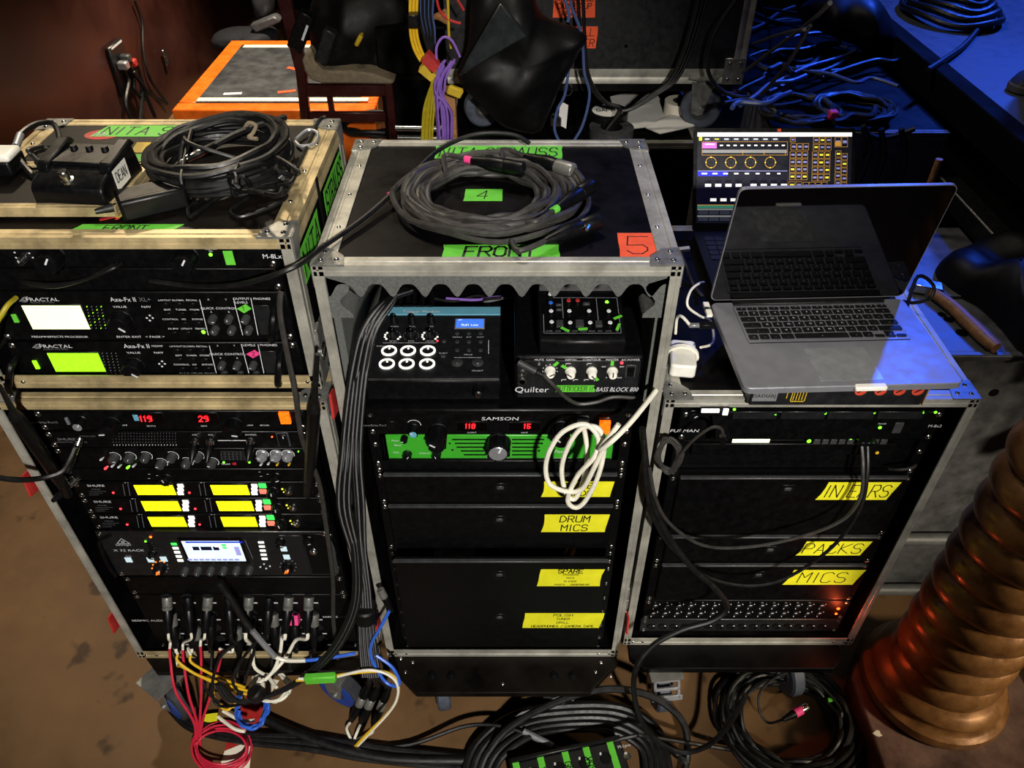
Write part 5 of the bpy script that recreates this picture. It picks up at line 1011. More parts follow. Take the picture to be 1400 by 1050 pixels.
o = MB('paper').lathe(c+Z*.0505, Z, [(.05, 0), (.05, .0006), (0, .0006)], 30).build('core_label', t); mb = MB('ink'); strokes(mb, 'GAFF', c+V((-.035, -.012, .052)), X, Y, .022, .003, asp=.5); mb.build('lettering', o); t2 = c
roll('dark_tape_roll', 'second dark tape roll, lying under the one with the white label', 835, 186, .07, .03, 'plastic_grey', 'plastic')
roll('white_tape_roll', 'white tape roll beside the caster of the big road case', 928, 158, .052, .05, 'white_tape', 'cloth_grey')
def sheet(name, label, pts, z, m='paper', t=.002, curl=.01):
    P = [H(u, v, z) for u, v in pts]; n = len(P); c = sum(P, V((0, 0, 0)))/n; mb = MB(m); up = [p+Z*(curl*(i % 2)) for i, p in enumerate(P)]; vs = up+[c+Z*curl*.4]; fs = [(i, (i+1) % n, n) for i in range(n)]
    mb.add(vs, fs); mb.add([v-Z*t for v in vs], [f[::-1] for f in fs]); return tag(mb.build(name), label, 'paper')
sheet('paper_sheet', 'crumpled white paper lying under the road case, the rear one', [(834, 132), (892, 122), (905, 140), (868, 150), (838, 146)], ZR+.01)
sheet('paper_sheet', 'white paper sheet lying in front of the crumpled one', [(850, 158), (897, 138), (915, 160), (880, 178), (862, 176)], ZR+.004)
sheet('paper_sheet', 'folded white paper sheet nearest the metal edge of the rear case', [(882, 174), (926, 156), (950, 172), (902, 187)], ZR+.012)
tg_ = thing('key_tag', 'white tag hanging on a split ring with a padlock, beside the black cloth bag', 'tag', F(770, 150, 2.34)); MB('paper').prism([F(u, v, 2.34) for u, v in ((766, 138), (777, 144), (774, 176), (763, 170))], (0, .002, 0)).build('paper_tag', tg_)
MB('steel').tube([F(776+6*math.cos(t*.5), 122+9*math.sin(t*.5), 2.35) for t in range(13)], .0014, 6).build('split_ring', tg_); o = MB('steel').lathe(F(760, 172, 2.35), Z, [(.012, 0), (.02, .006), (.02, .03), (.014, .036), (0, .036)], 12).build('padlock'); tag(o, 'shiny steel padlock under the white tag', 'padlock')
# hanging cables behind the racks
def vcab(name, label, pts, y, r, m, group=None, dy=0, **k): return cable(name, label, [F(u, v, y+dy*i) for i, (u, v) in enumerate(pts)], r, m, group, **k)
for i in range(7): vcab('yellow_cable', 'yellow cable of the bundle sweeping down beside the black cloth bag', [(561+i*1.6, -10), (561+i*1.4, 40), (566+i*1.5, 66), (578+i*1.3, 88), (590+i, 104)], 2.22+.008*(i % 3), .0042, 'yellow_cable', 'yellow cables hanging behind the racks')
tag(MB('plastic').obox(F(566, 27, 2.2), (.016, 0, 0), (0, .02, 0), (0, 0, .016)).build('cable_clamp', bevel=.004), 'black clamp round the yellow cables', 'clamp')
tag(MB('gaff_red').obox(F(589, 84, 2.17), (.014, 0, -.016), (0, .02, 0), (.01, 0, .01)).build('red_tie'), 'red tape wrapped round the yellow cables', 'tape'); tag(MB('tape_dull').obox(F(585, 97, 2.17), (.016, 0, -.014), (0, .02, 0), (.008, 0, .009)).build('cable_tie'), 'dull yellow tape below the red tape on the hanging cables', 'tape')
rg = random.Random(8)
for i in range(11):
    a = rg.uniform(-9, 9); b = rg.uniform(-10, 10)
    vcab('purple_cable', 'purple cable of the bundle hanging behind the foam-lined rack', [(611+a*.5+rg.uniform(-8, 12), 84+rg.uniform(-4, 6)), (603+a, 104+rg.uniform(-4, 4)), (600+a, 126), (606+b, 150), (608+b, 176), (608+b*.9, 200)], 2.2+.008*(i % 4), .0036, 'purple_cable', 'purple cables hanging behind the racks')
for i in range(7):
    b = rg.uniform(-9, 9)
    vcab('olive_cable', 'dull yellow cable of the bundle hanging behind the foam-lined rack', [(597+rg.uniform(-4, 4), 100), (590+b*.5, 125), (586+b, 150), (584+b, 176), (583+b, 202)], 2.215+.006*(i % 3), .0036, 'olive_cable', 'dull yellow cables hanging behind the racks')
vcab('purple_cable', 'purple cable looping above the hanging bundle', [(597, 82), (597, 64), (606, 51), (618, 56), (629, 78)], 2.18, .0036, 'purple_cable')
for i in range(8): vcab('dark_blue_cable', 'dark blue cable hanging above the yellow bundle', [(572+i*3, -12), (573+i*2.6, 20), (577+i*2.4, 40), (586+i*1.2, 70), (596, 90)], 2.26+.01*(i % 2), .0038, 'slate_cable' if i % 2 else 'rubber', 'dark cables hanging behind the racks')
for i, (pts, m) in enumerate((([(612, -8), (613, 20), (614, 50), (617, 66)], 'tape_dull'), ([(596, -6), (602, 16), (616, 28), (630, 32)], 'gaff_red'), ([(622, -6), (634, 14)], 'gaff_red'))): vcab('thin_lead', ('thin brown-yellow', 'thin red', 'short red')[i]+' lead hanging beside the black cloth bag', pts, 2.24, .0038, m)
sheet('cardboard_flap', 'tan card flap behind the hanging cables', [(584, 24), (610, 16), (615, 36), (600, 32)], 1.25, 'wood')
for q, (u, v) in enumerate(((559, 175), (562, 188))): tag(MB('steel').cyl(F(u-18, v, 2.24), F(612, v+1, 2.24), .009, 10).build('metal_hose'), ('upper', 'lower')[q]+' ribbed metal rod beside the hanging yellow cables', 'rod')
tag(MB('wood').box(-.195, -.165, 2.25, 2.3, 0, 1.09).build('wooden_post'), 'grey-brown post behind the purple cables', 'post')
tag(MB('tape_dull').obox(F(622, 125, 2.2), (.02, 0, -.008), (0, .01, 0), (.006, 0, .012)).build('yellow_connector', bevel=.004), 'dull yellow connector beside the purple cables', 'connector')
for i, pts in enumerate(([(779, -5), (783, 14), (793, 40), (797, 66), (799, 100), (806, 130), (797, 170), (785, 192)], [(776, 30), (778, 18), (770, -6)], [(778, 92), (772, 130), (762, 150), (758, 176), (766, 196)])): vcab('slate_blue_cable', ('long slate-blue cable hanging in front of the orange notes', 'short slate-blue cable end over the upper orange note', 'slate-blue cable dropping beside the black cloth bag')[i], pts, 2.3, .0044, 'slate_cable')
for i in range(2): vcab('black_cable', 'black cable hanging over the orange notes on the big road case', [(790+i*7, -8), (793+i*6, 40), (798+i*4, 90), (808+i*4, 120), (826+i*3, 140), (846+i*3, 150), (830, 176), (818, 194)], 2.36, .0055, 'rubber', 'black cables over the orange notes')
for i in range(6): vcab('black_cable', 'black cable of the bundle curving across the big road case', [(968-i*2.5, -10), (958-i*2.4, 30), (945-i*2.2, 70), (926-i*2, 108), (900-i*1.5, 128), (866-i*.5, 148), (846, 152)], 2.38+.008*(i % 2), .0048, 'rubber', 'black cables across the big road case')
vcab('black_cable', 'single black cable looping over the right corner of the big road case', [(1012, -8), (985, 30), (972, 60), (968, 95), (980, 118), (1000, 130), (1030, 132), (1055, 115)], 2.36, .0062, 'rubber')
vcab('thin_lead', 'thin pale lead falling behind the black laptop', [(1038, -6), (1049, 30), (1053, 62), (1050, 95), (1042, 132)], 2.5, .003, 'cable_grey')
for i in range(9): m = ('purple_cable', 'slate_cable', 'purple_cable', 'rubber', 'teal_cable', 'slate_cable', 'purple_cable', 'teal_cable', 'rubber')[i]; cable('looped_cable', f'{("violet","slate","purple","black","teal","dull blue","lilac","green","dark")[i]} cable in the fan of loops behind the black laptop', [H(985+i*2, 126+i*2, .98), H(1008+i*3, 120+i*3, .97), H(1024+i*2.4, 142+i*2, .95), H(1034+i*.8, 170, .93), H(1036+i*.5, 190, .9)], .0055, m, 'fan of coloured cables behind the black laptop')
# right rear case with leads piled on it, truss, coil on the stage edge
r2 = thing('grey_case', 'dark grey case with two finger holes, behind the black laptop', 'road case', (.98, 2.1, 0), 'road cases behind the racks')
MB('grey_metal').box(.74, 1.22, 2.1, 3.2, 0, 1.02).build('body', r2, .008); MB('laminate').box(.74, 1.22, 2.1, 3.2, 1.0205, 1.03).build('top_panel', r2)
for u in (1185, 1208): MB('black_wall').lathe(F(u, 211, 2.0995), -Y, [(.012, 0), (.0115, .0008), (0, .0008)], 16).build('finger_hole', r2)
extr(r2, (.74, 2.1, 1.03), (1.22, 2.1, 1.03), Z, -Y, .02, .02, 'grey_metal')
rg = random.Random(21)
for i in range(22):
    u, v = rg.uniform(1030, 1200), rg.uniform(20, 165); z = 1.045+rg.uniform(0, .06); L_ = rg.uniform(30, 95); an = rg.uniform(-.9, .5)
    pts = [H(u+L_*t*math.cos(an)+rg.uniform(-8, 8), v+L_*t*math.sin(an)*.6+rg.uniform(-6, 6), z) for t in (-1, -.5, 0, .5, 1)]
    cable('stage_cable', 'dark cable of the tangle lying on the grey case behind the black laptop', pts, rg.uniform(.005, .009), 'rubber' if i % 4 else 'slate_cable', 'tangle of dark cables by the stage')
for q, (u, v, rx) in enumerate(((1090, 150, .13), (1165, 152, .12))): c = H(u, v, 1.05); cable('cable_coil', ('left', 'right')[q]+' coil of dark cable lying on the grey case by the stage', coil_pts((c.x, c.y), rx, rx*.9, 6, .007, 1.035, .02, 31+q, .7), .007, k=1)
for q, pts in enumerate(([(1180, 172), (1190, 200), (1180, 235), (1168, 258)], [(1205, 176), (1208, 215), (1196, 250)], [(1232, 176), (1238, 210), (1230, 250)])): vcab('hanging_lead', ('left', 'middle', 'right')[q]+' dark lead hanging down the front of the grey case', pts, 2.07, .008, 'rubber')
cable('draped_lead', 'dark lead draped along the top edge of the grey case', [F(u, v, 2.08) for u, v in ((1180, 180), (1200, 188), (1222, 186), (1250, 176))], .008)
for q, pts in enumerate((((1015, 100), (1060, 66), (1110, 28), (1135, 4)), ((1040, 130), (1075, 90), (1108, 35)), ((1030, 60), (1070, 46), (1100, 40)))): cable('metal_rod', ('long', 'middle', 'short')[q]+' dark rod leaning over the cable tangle by the stage', [H(u, v, 1.2+.12*(i)) for i, (u, v) in enumerate(pts)], .0042, 'cable_grey')
tag(MB('gaff_pink').obox(H(1139, 157, 1.07), (.012, .0, 0), (0, .012, 0), (0, 0, .012)).build('pink_tape', bevel=.003), 'pink tape on the cables beside the right coil', 'tape')
# coil on the stage edge: thick black cables
for i in range(4): c = H(1300, 14, 1.12); cable('thick_cable_coil', 'thick black coiled cable hanging on the edge of the blue-lit stage', [V((c.x+(.155-.022*i)*math.cos(t*.25+.2*i), c.y+(.2-.02*i)*math.sin(t*.25+.2*i), 1.125+.018*i+.006*math.sin(t))) for t in range(27)], .011+.002*(i == 1), 'rubber', 'thick coil on the stage edge', k=2, n=9)
cable('thick_cable', 'thick black cable trailing from the coil along the stage edge', [H(1345, 30, 1.115), H(1318, 62, 1.112), H(1290, 82, 1.118), H(1268, 96, 1.122)], .009, n=9)
lump('black_bundle', [(1090, 20), (1130, -10), (1185, -12), (1215, 20), (1222, 55), (1190, 60), (1140, 50)], 2.75, .25, 'bag', 'black bundle of cables and cloth on the stage corner', 'bundle', 5, 7)
# shoe on the stage
q = H(1398, 128, 1.1); sh = thing('black_shoe', 'black shoe with a grey sole standing on the blue-lit stage', 'shoe', (q.x+.03, q.y+.02, 1.1), rot=(0, 0, math.radians(8)))
def shoe_profile(s_=1): return [(-.05, -.034), (0, -.044), (.08, -.04), (.16, -.038), (.21, -.03), (.225, 0), (.21, .03), (.16, .038), (.08, .04), (0, .044), (-.05, .034), (-.066, 0)]
sp = smooth([(x, y, 0) for x, y in shoe_profile()], 3, True); MB('sole').prism([p for p in sp], (0, 0, .026)).build('sole', sh, .005)
vs = []; fs = []; n = len(sp)
for k, (h_, s_) in enumerate(((.026, .97), (.045, .95), (.066, .86), (.085, .72), (.1, .55))):
    for p in sp:
        fx = p.x if p.x > .06 else p.x; t_ = max(0, p.x-.02)/.2; vs.append(V(((p.x-.07)*(s_ if k < 2 else s_*(1-.12*k))+.07+.014*k, p.y*s_, h_*(1-.45*t_)+.026*.45*t_)))
for k in range(4):
    for i in range(n): j = (i+1) % n; fs.append((k*n+i, k*n+j, k*n+n+j, k*n+n+i))
fs += [tuple(range(n-1, -1, -1)), tuple(range(4*n, 5*n))]; MB('shoe').add(vs, fs).build('upper', sh); MB('bag').lathe((.02, 0, .085), V((.12, 0, 1)), [(.036, 0), (.045, .08), (.05, .3), (.0, .3)], 16).build('trouser_cuff', sh)
# grey utility case by the column, with hammer and black jacket
gc = thing('utility_case', 'scuffed grey metal case right of the laptops, blue light on its top', 'utility case', (1.06, 1.335, 0), 'road cases behind the racks')
gx0, gx1, gy0, gy1, gz = .86, 1.23, 1.335, 1.9, .85
mat('scuffed', (66, 68, 73), .42, .15, .4, 18, .3, rgb2=(108, 110, 116))
MB('scuffed').box(gx0, gx1, gy0, gy1, 0, gz).build('body', gc, .006); MB('scuffed').box(gx0-.004, gx1+.004, gy0-.006, gy0+.012, gz-.012, gz+.004).build('rolled_rim', gc, .004, seg=2)
MB('black_wall').lathe(F(1359, 537, gy0-.0005), -Y, [(.011, 0), (.0105, .0008), (0, .0008)], 16).build('bolt_hole', gc)
for u, v, r in ((1297, 437, .012), (1315, 455, .014), (1288, 430, .01), (1268, 400, .012)): MB('black_wall').lathe(H(u, v, gz+.0003), Z, [(r, 0), (r*.95, .0006), (0, .0006)], 14).build('dark_spot', gc)
for q, v in enumerate((737, 806)):
    z = F(1240, v, 1.31).z; tag(MB('grey_metal').cyl((.845, 1.31, z), (1.2, 1.31, z), .017, 16).build('steel_tube'), ('upper', 'lower')[q]+' grey steel tube on the front of the utility case', 'tube')
hm = thing('wooden_hammer', 'wooden-handled tool lying on the grey utility case', 'hammer', H(1330, 440, gz+.01))
A = [H(u, v, gz+.016) for u, v in ((1275, 400), (1300, 418), (1325, 442), (1350, 466), (1362, 476))]; MB('wood').tube(smooth(A, 4), [.0125+.004*math.sin(i/16*3.1) for i in range(17)], 10).build('handle', hm)
MB('steel').obox(H(1268, 393, gz+.014), (.03, -.012, 0), (.006, .018, 0), (0, 0, .011)).build('hammer_head', hm, .003)
tag(MB('scuffed').prism([H(u, v, gz+.001) for u, v in ((1246, 392), (1290, 388), (1314, 408), (1268, 408))], (0, 0, .006)).build('metal_plate'), 'thin bright metal plate under the tool on the utility case', 'plate')
lump('black_jacket', [(1300, 352), (1340, 346), (1430, 356), (1450, 420), (1430, 500), (1395, 480), (1372, 452), (1340, 420), (1302, 398), (1278, 372)], 1.66, .2, 'bag', 'black jacket heaped on the grey utility case', 'jacket', 4, 6, .35, lay=gz+.006)
cable('laptop_lead', 'black lead looping out of the right side of the silver laptop', [(.722, 1.17, 1.093), H(1255, 378, 1.09), H(1276, 390, 1.06), H(1272, 408, 1.04), H(1250, 414, 1.02), H(1235, 412, 1.0)], .0036)
cable('draped_lead', 'thin black lead crossing the blue-lit far end of the utility case', [H(1345, 356, .9), H(1375, 344, .89), H(1415, 328, .88)], .006)
a = F(1269, 260, 1.86); tag(MB('wood').cyl((a.x, 1.86, gz+.001), (a.x, 1.862, F(1271, 218, 1.86).z), .009, 10).build('wooden_stick'), 'upright wooden stick behind the silver laptop', 'stick')
dk = thing('dark_filler', 'plain black case standing right of the wooden chair, almost lost in the dark', 'road case', (-.4, 3.7, 0), 'road cases behind the racks')  # added box, stands in for the darkness beside the chair
MB('laminate').box(-.62, -.16, 3.7, 4.5, 0, .62).build('body', dk, .006); MB('laminate').box(-.625, -.155, 3.695, 4.505, .63, .85).build('lid', dk, .01); MB('panel').box(-.6, -.18, 3.71, 4.49, .62, .63).build('lid_seam', dk)
# ---------------------------------------------------------------- cable coils on the cases
def wrapped(name, label, c, rx, ry, turns, r, z, zs, m='rubber', seed=3, inner=.6, k=2, group=None, wob=.06, wave=.35):
    t = thing(name, label, 'cable coil', (c.x, c.y, z), group); MB(m).tube(smooth(coil_pts((c.x, c.y), rx, ry, turns, r, z, zs, seed, inner, wob=wob, wave=wave), k), r, 7).build('cable', t); return t
c = V((-.038, 1.2, 0)); zt = 1.2895
mc_ = wrapped('microphone_cable_coil', 'big coil of grey-black microphone cable on the foam-lined rack', c, .165, .148, 15, .0053, zt, .022, 'cable_grey', 9, .52)
def plug(u, v, u2, v2, z, band=None, k=1.0, shell='zinc', tail=None):
    k *= 1.3
    a, b = H(u, v, z), H(u2, v2, z); mb = MB('zinc'); e = xlr(mb, a, b-a, k, 'plastic', shell); o = mb.build('connector', mc_)
    if band: MB(band).cyl(e-(b-a).normalized()*.004, e+(b-a).normalized()*.011, .0066, 12).build('tape_band', o, label=band.replace('gaff_', '')+' tape band')
    d = (b-a).normalized(); MB('cable_grey').tube(smooth([e, e+d*.05, H(*tail, z-.004)], 6), .0046, 7).build('cable', mc_)
plug(784, 234, 745, 222, zt+.03, None, 1.1, 'zinc', (690, 224)); plug(716, 232, 672, 224, zt+.035, 'gaff_pink', 1.1, 'plastic', (610, 236)); plug(808, 254, 772, 278, zt+.03, 'gaff_green', 1.1, 'plastic', (720, 304)); plug(818, 302, 776, 318, zt+.018, None, 1.15, 'plastic', (700, 330))
MB('gaff_pink').cyl(H(531, 268, zt+.01), H(537, 266, zt+.01), .0062, 12).build('tape_band', mc_)
MB('steel').cyl(H(805, 309, zt+.026), H(802, 314, zt+.026), .003, 8).build('release_tab', mc_)
zt = 1.339; c = H(300, 212, zt+.03)
lc = wrapped('instrument_cable_coil', 'tall coil of thick black cable on the upper left case', c, .118, .125, 20, .0052, zt, .056, 'rubber', 4, .74, wob=.025, wave=.06)
for (u, v, u2, v2, k_) in ((245, 222, 285, 203, 1.1),): a, b = H(u, v, zt+.05), H(u2, v2, zt+.05); mb = MB('steel').lathe(a, b-a, [(.002, 0), (.003, .002), (.003, .014)], 10).lathe(a+(b-a).normalized()*.014, b-a, [(.0055, 0), (.0055, .02), (.0062, .021), (.0062, .032)], 14); mb.use('plastic').lathe(a+(b-a).normalized()*.046, b-a, [(.0062, 0), (.0062, .02), (.004, .035)], 12); mb.build('jack_plug', lc)
MB('rubber').tube(smooth([H(290, 200, zt+.05), H(330, 180, zt+.055), H(390, 160, zt+.05)], 6), .0056, 7).build('cable', lc)
rg = random.Random(13); pts = []
for i in range(52): a = i*.62; pts.append(H(358+36*math.cos(a)+rg.uniform(-15, 15), 240+22*math.sin(a)+rg.uniform(-10, 10), zt+.012+rg.uniform(0, .06)))
cable('power_lead', 'tangled thin black lead heaped on the front of the thick cable coil', pts+[H(268, 200, zt+.07), H(252, 190, zt+.06), H(246, 230, zt+.03), H(250, 262, zt+.01), H(248, 268, zt+.006)], .0036, k=5)
for q, pts in enumerate((([(262, 178), (254, 210), (248, 245), (254, 270), (262, 268), (276, 240)], 'thin black lead arching over the left side of the thick coil'), ([(318, 262), (292, 274), (262, 296), (258, 285), (270, 276)], 'flat thin lead lying behind the power brick, nearest the green FRONT tape'), ([(340, 270), (316, 288), (330, 296), (372, 282), (392, 268), (380, 262)], 'thin lead looped on the bare board in front of the tangle'), ([(360, 268), (390, 250), (410, 220), (424, 190), (436, 165), (445, 160)], 'black lead running from the tangle to the back corner of the upper case'))):
    cable('thin_lead', pts[1], [H(u, v, zt+(.05 if q == 0 and i < 3 else .0045)) for i, (u, v) in enumerate(pts[0])], .0033)
cable('cable_loop', 'black cable looping over the left edge of the upper case with a grey tape wrap', [H(45, 240, zt+.02), H(30, 222, zt+.03), H(22, 205, zt+.04), H(28, 184, zt+.05), H(48, 170, zt+.05), H(70, 168, zt+.04), H(78, 178, zt+.03), H(82, 196, zt+.02)], .0046)
tag(MB('silver').cyl(H(22, 200, zt+.0425), H(28, 184, zt+.05), .0062, 10).build('tape_wrap'), 'grey tape wrap on the cable loop over the case edge', 'tape')
pts = []
for i in range(20): pts.append(H(62+20*math.cos(i*.9)+rg.uniform(-6, 6), 212+10*math.sin(i*.9)+rg.uniform(-4, 4), zt+.03+rg.uniform(0, .03)))
cable('thin_lead', 'thin black lead bunched behind the foot switch', pts, .0036)
cable('strap_buckle_lead', 'pale loop of cord at the back right corner of the upper case', [H(405, 190, zt+.006), H(420, 178, zt+.008), H(434, 182, zt+.006), H(430, 196, zt+.006), H(412, 200, zt+.006), H(404, 194, zt+.006)], .003, 'silver')
# single cable crossing from the middle case to the left case
cable('long_black_cable', 'black cable swinging from the foam-lined rack across to the upper left case', [H(724, 196, 1.31), H(700, 184, 1.32), H(650, 184, 1.32), H(600, 205, 1.312), H(556, 246, 1.308), H(500, 296, 1.3), H(445, 335, 1.3), F(400, 366, .96), F(330, 388, .975), F(270, 391, 1.0), F(205, 384, 1.012)], .0042)
for i in range(3): cable('panel_lead', 'thin black lead curving across the blank panel of the upper left case', [F(30+i*5, 385+i*2.4, 1.008), F(70+i*4, 389+i*1.5, .99), F(110+i*6, 384-i*2, .988), F(140+i*7, 371-i*2, .99), F(155+i*6, 362-i, 1.008)], .0028, 'rubber', 'thin leads across the blank panel')
cable('edge_cable', 'dull green cable bent round the left end of the upper left case', [F(-20, 465, .96), F(-4, 440, .97), F(10, 418, .985), F(22, 407, 1.01)], .004, 'olive_cable')
cable('black_cable', 'black cable hanging from the upper processor past the receivers to the floor plugs', [F(384, 398, 1.0), F(383, 430, .985), F(392, 480, .975), F(404, 540, .965), F(413, 600, .97), F(436, 660, .975), F(446, 720, .97), F(455, 790, .97), F(456, 850, .965), F(462, 900, .95)], .0048, 'cable_grey')
# antennas
def antenna(name, label, pts, y, top_r=.0035):
    t = thing(name, label, 'antenna', F(*pts[0], y[0])); P = [F(u, v, yy) for (u, v), yy in zip(pts, y if isinstance(y, list) else [y]*4)]
    MB('plastic').tube([P[0], P[1]], [.009, .0105], 12).build('base', t); MB('plastic').tube([P[1], P[1]+(P[2]-P[1])*.03, P[2]], [.0095, .0115, .0115], 14).build('body', t); MB('rubber').tube([P[2], P[2]+(P[3]-P[2])*.2, P[3]], [.0115, .0055, top_r], 12).build('whip', t); return t
antenna('antenna', 'black antenna leaning across the left edge of the lower left rack', [(93, 676), (85, 660), (22, 570), (0, 528)], [1.0, .985, .95, .93])
antenna('antenna', 'black antenna standing at the right end of the wireless receivers', [(421, 676), (423, 660), (429, 560), (434, 484)], [1.0, .985, .95, .93])
cable('antenna_cable', 'black coaxial cable curving in from the far left to the antenna distributor', [F(-20, 650, .88), F(20, 656, .9), F(55, 654, .93), F(84, 645, .95), F(96, 628, .965), F(103, 612, .98)], .005)
for q, (u, v, dx, dz) in enumerate(((110, 598, -.006, -.02), (108, 652, -.02, -.022))):
    p = F(u, v, 1.011); mb = MB('steel').lathe(p, V((dx*1.6, -.02, dz)), [(.006, 0), (.006, .006), (.008, .007), (.008, .016), (.0062, .017), (.0062, .032)], 12).use('plastic').lathe(p+V((dx*1.6, -.02, dz)).normalized()*.032, V((dx*1.6, -.02, dz)), [(.0064, 0), (.0068, .02), (.004, .036)], 12); tag(mb.build('coax_connector'), ('upper', 'lower')[q]+' bright coaxial plug at the left of the antenna distributor', 'plug', 'coaxial plugs')
# plugs in the splitter panel
rg = random.Random(5); plugs = []
CN = ('first', 'second', 'third', 'fourth', 'fifth', 'sixth', 'seventh', 'eighth'); RN = ('top', 'second', 'third')
shells = {(0, 0), (0, 2), (0, 4), (0, 6), (0, 7)}
for j in range(3):
    for i in range(8):
        if j == 2 and i in (2, 4, 6, 7): continue
        u, v = XJ[i]+6*j-1+rg.uniform(-1, 1), rows[j]; p = F(u, v, YL-.002); d = V((rg.uniform(-.12, .1), -.72+.1*j, -.85-.15*j)).normalized()
        mb = MB('zinc'); e = xlr(mb, p, d, 1.18, 'plastic', 'zinc' if (j, i) in shells or rg.random() < .4 else 'plastic')
        m = None
        o = mb.build('xlr_plug')
        if (j, i) in shells: mb = MB('print'); n_ = V((0, -.8, .6)); text(mb, ('KICK', '', 'APE', '', 'FRT', '', 'OM1', 'OM2')[i], p+d*.022+V((-.007, -.0095, .0066)), X, V((0, -.45, .85)), .0075); mb.build('white_marking', o)
        if (j, i) == (1, 6): MB('gaff_pink').obox(p+d*.012, (.011, 0, 0), d*.012, d.cross(X)*.0105).build('pink_tape', o, label='pink tape')
        if (j, i) in ((1, 5), (2, 3)): MB('gaff_green').cyl(p+d*.05, p+d*.06, .0085, 10).build('green_tape', o, label='green tape')
        tag(o, f'black cable plug in the splitter panel, {RN[j]} row, {CN[i]} from the left', 'plug', 'plugs in the splitter panel'); plugs.append((j, i, e, d))
E_ = {(j, i): (e, d) for j, i, e, d in plugs}
def duo(label, key, segs, r=.0036, group=None):
    e, d = E_[key]; prev = [e-d*.004, e+d*.012]; t = thing('plug_cable', label, 'cable', e, group)
    for m, pts in segs:
        P = [F(u, v, y) for u, v, y in pts]
        if m == segs[0][0]: P = [q for q in P if q.z < e.z-.014] or [prev[-1]-Z*.012+Y*-.004]
        P = prev+P; MB(m).tube(smooth(P, 6), r, 7).build('cable', t); prev = [P[-1]]
g_ = 'cables of the splitter panel'
RC = F(300, 1004, .86); 
for n_, (key, a, b, c_) in enumerate((((0, 0), (232, 893), (240, 945), (266, 990)), ((0, 1), (250, 895), (258, 950), (270, 992)), ((0, 2), (274, 890), (275, 945), (273, 990)), ((1, 3), (300, 893), (288, 950), (276, 990)))):
    duo(('leftmost', 'second', 'third', 'rightmost')[n_]+' of the four red cables with white ends running to the red coil', key, [('white_cable', [(a[0]+1, a[1]-16, .985), (a[0], a[1]-6, .972)]), ('red_cable', [(a[0]+1, a[1]+10, .96), (*b, .915), (*c_, .885), (264+3*n_, 1030, .86)])], .0032, g_)
for q in range(5): cable('red_cable_coil', 'red cable looped in the coil on the floor under the splitter panel', [H(303+(41-2.5*q+3*math.sin(q*5))*math.cos(t*.42+q), 1022+(34-2*q+3*math.cos(q*7))*math.sin(t*.42+q), .01+.005*q+.012*(math.sin(t+q)*.5+.5)) for t in range(17)], .0028, 'red_cable', 'red cable coil on the floor')
for n_, (key, p1, p2, p3) in enumerate((((1, 0), (244, 905), (275, 925), (340, 945)), ((1, 1), (262, 906), (290, 922), (335, 940)), ((2, 0), (250, 912), (290, 932), (345, 952)))):
    duo(('first', 'second', 'third')[n_]+' yellow cable with a white end dropping from the splitter panel', key, [('white_cable', [(p1[0]-5, p1[1]-20, .975), (p1[0]-1, p1[1]-10, .962)]), ('yellow_cable', [(*p1, .95), (*p2, .93), (*p3, .9)])], .0032, g_)
for n_, (key, pts) in enumerate((((0, 4), ((345, 885, .97), (348, 912, .95), (366, 925, .93), (378, 940, .9))), ((0, 6), ((386, 870, .97), (383, 892, .955), (375, 915, .93), (362, 930, .91))), ((0, 7), ((405, 875, .97), (390, 900, .955), (372, 920, .93), (352, 935, .91))))):
    duo(('white cable from the plug marked FRT', 'white cable from the plug marked OM1', 'white cable from the plug marked OM2')[n_]+' to the white loop below', key, [('white_cable', pts)], .0042, g_)
for n_, (key, pts) in enumerate((((1, 2), ((290, 890, .97), (290, 930, .93), (310, 955, .9))), ((1, 4), ((345, 885, .97), (340, 915, .94), (330, 950, .9))), ((0, 5), ((360, 868, .965), (332, 900, .94), (318, 930, .91), (330, 950, .9))), ((0, 3), ((322, 880, .965), (300, 900, .94), (290, 940, .91), (300, 965, .89), (345, 960, .88))), ((1, 5), ((372, 890, .97), (372, 920, .94))), ((1, 7), ((424, 890, .97), (430, 912, .95), (450, 915, .95))), ((2, 1), ((268, 900, .96), (280, 940, .92), (300, 962, .89))), ((2, 3), ((318, 905, .96), (324, 925, .94), (330, 940, .93))), ((2, 5), ((372, 905, .96), (370, 930, .93))), ((1, 6), ((398, 890, .97), (396, 915, .95))))):
    duo(('first', 'second', 'third', 'fourth', 'fifth', 'sixth', 'seventh', 'eighth', 'ninth', 'tenth')[n_]+' black cable dropping out of the plugs of the splitter panel', key, [('rubber', pts)], .0036, g_)
def loopc(name, label, u, v, ru, rv, z, n, m, r=.0036, seed=1):
    for q in range(n):
        rg2 = random.Random(seed*10+q); cable(name, label, [H(u+(ru+rg2.uniform(-4, 4))*math.cos(t*.45+q), v+(rv+rg2.uniform(-3, 3))*math.sin(t*.45+q), z+.004*q+.004*math.sin(t*1.7+q)) for t in range(15)], r, m, label)
loopc('white_cable_loop', 'white cable looped in the bundle hanging under the splitter panel', 370, 938, 25, 20, .17, 4, 'white_cable', .0038, 2)
loopc('blue_cable_loop', 'blue cable looped in the bundle on the floor under the splitter panel', 344, 968, 20, 27, .1, 5, 'blue_cable', .0036, 3)
loopc('yellow_cable_loop', 'yellow cable looped in the bundle under the splitter panel', 310, 952, 17, 16, .1, 3, 'yellow_cable', .0032, 4)
for q, pts in enumerate((((305, 972), (330, 985), (348, 985)), ((298, 980), (320, 996), (335, 1000)))): cable('white_cable', ('upper', 'lower')[q]+' short white cable leading into the blue loop', [H(u, v, .09) for u, v in pts], .0042, 'white_cable')
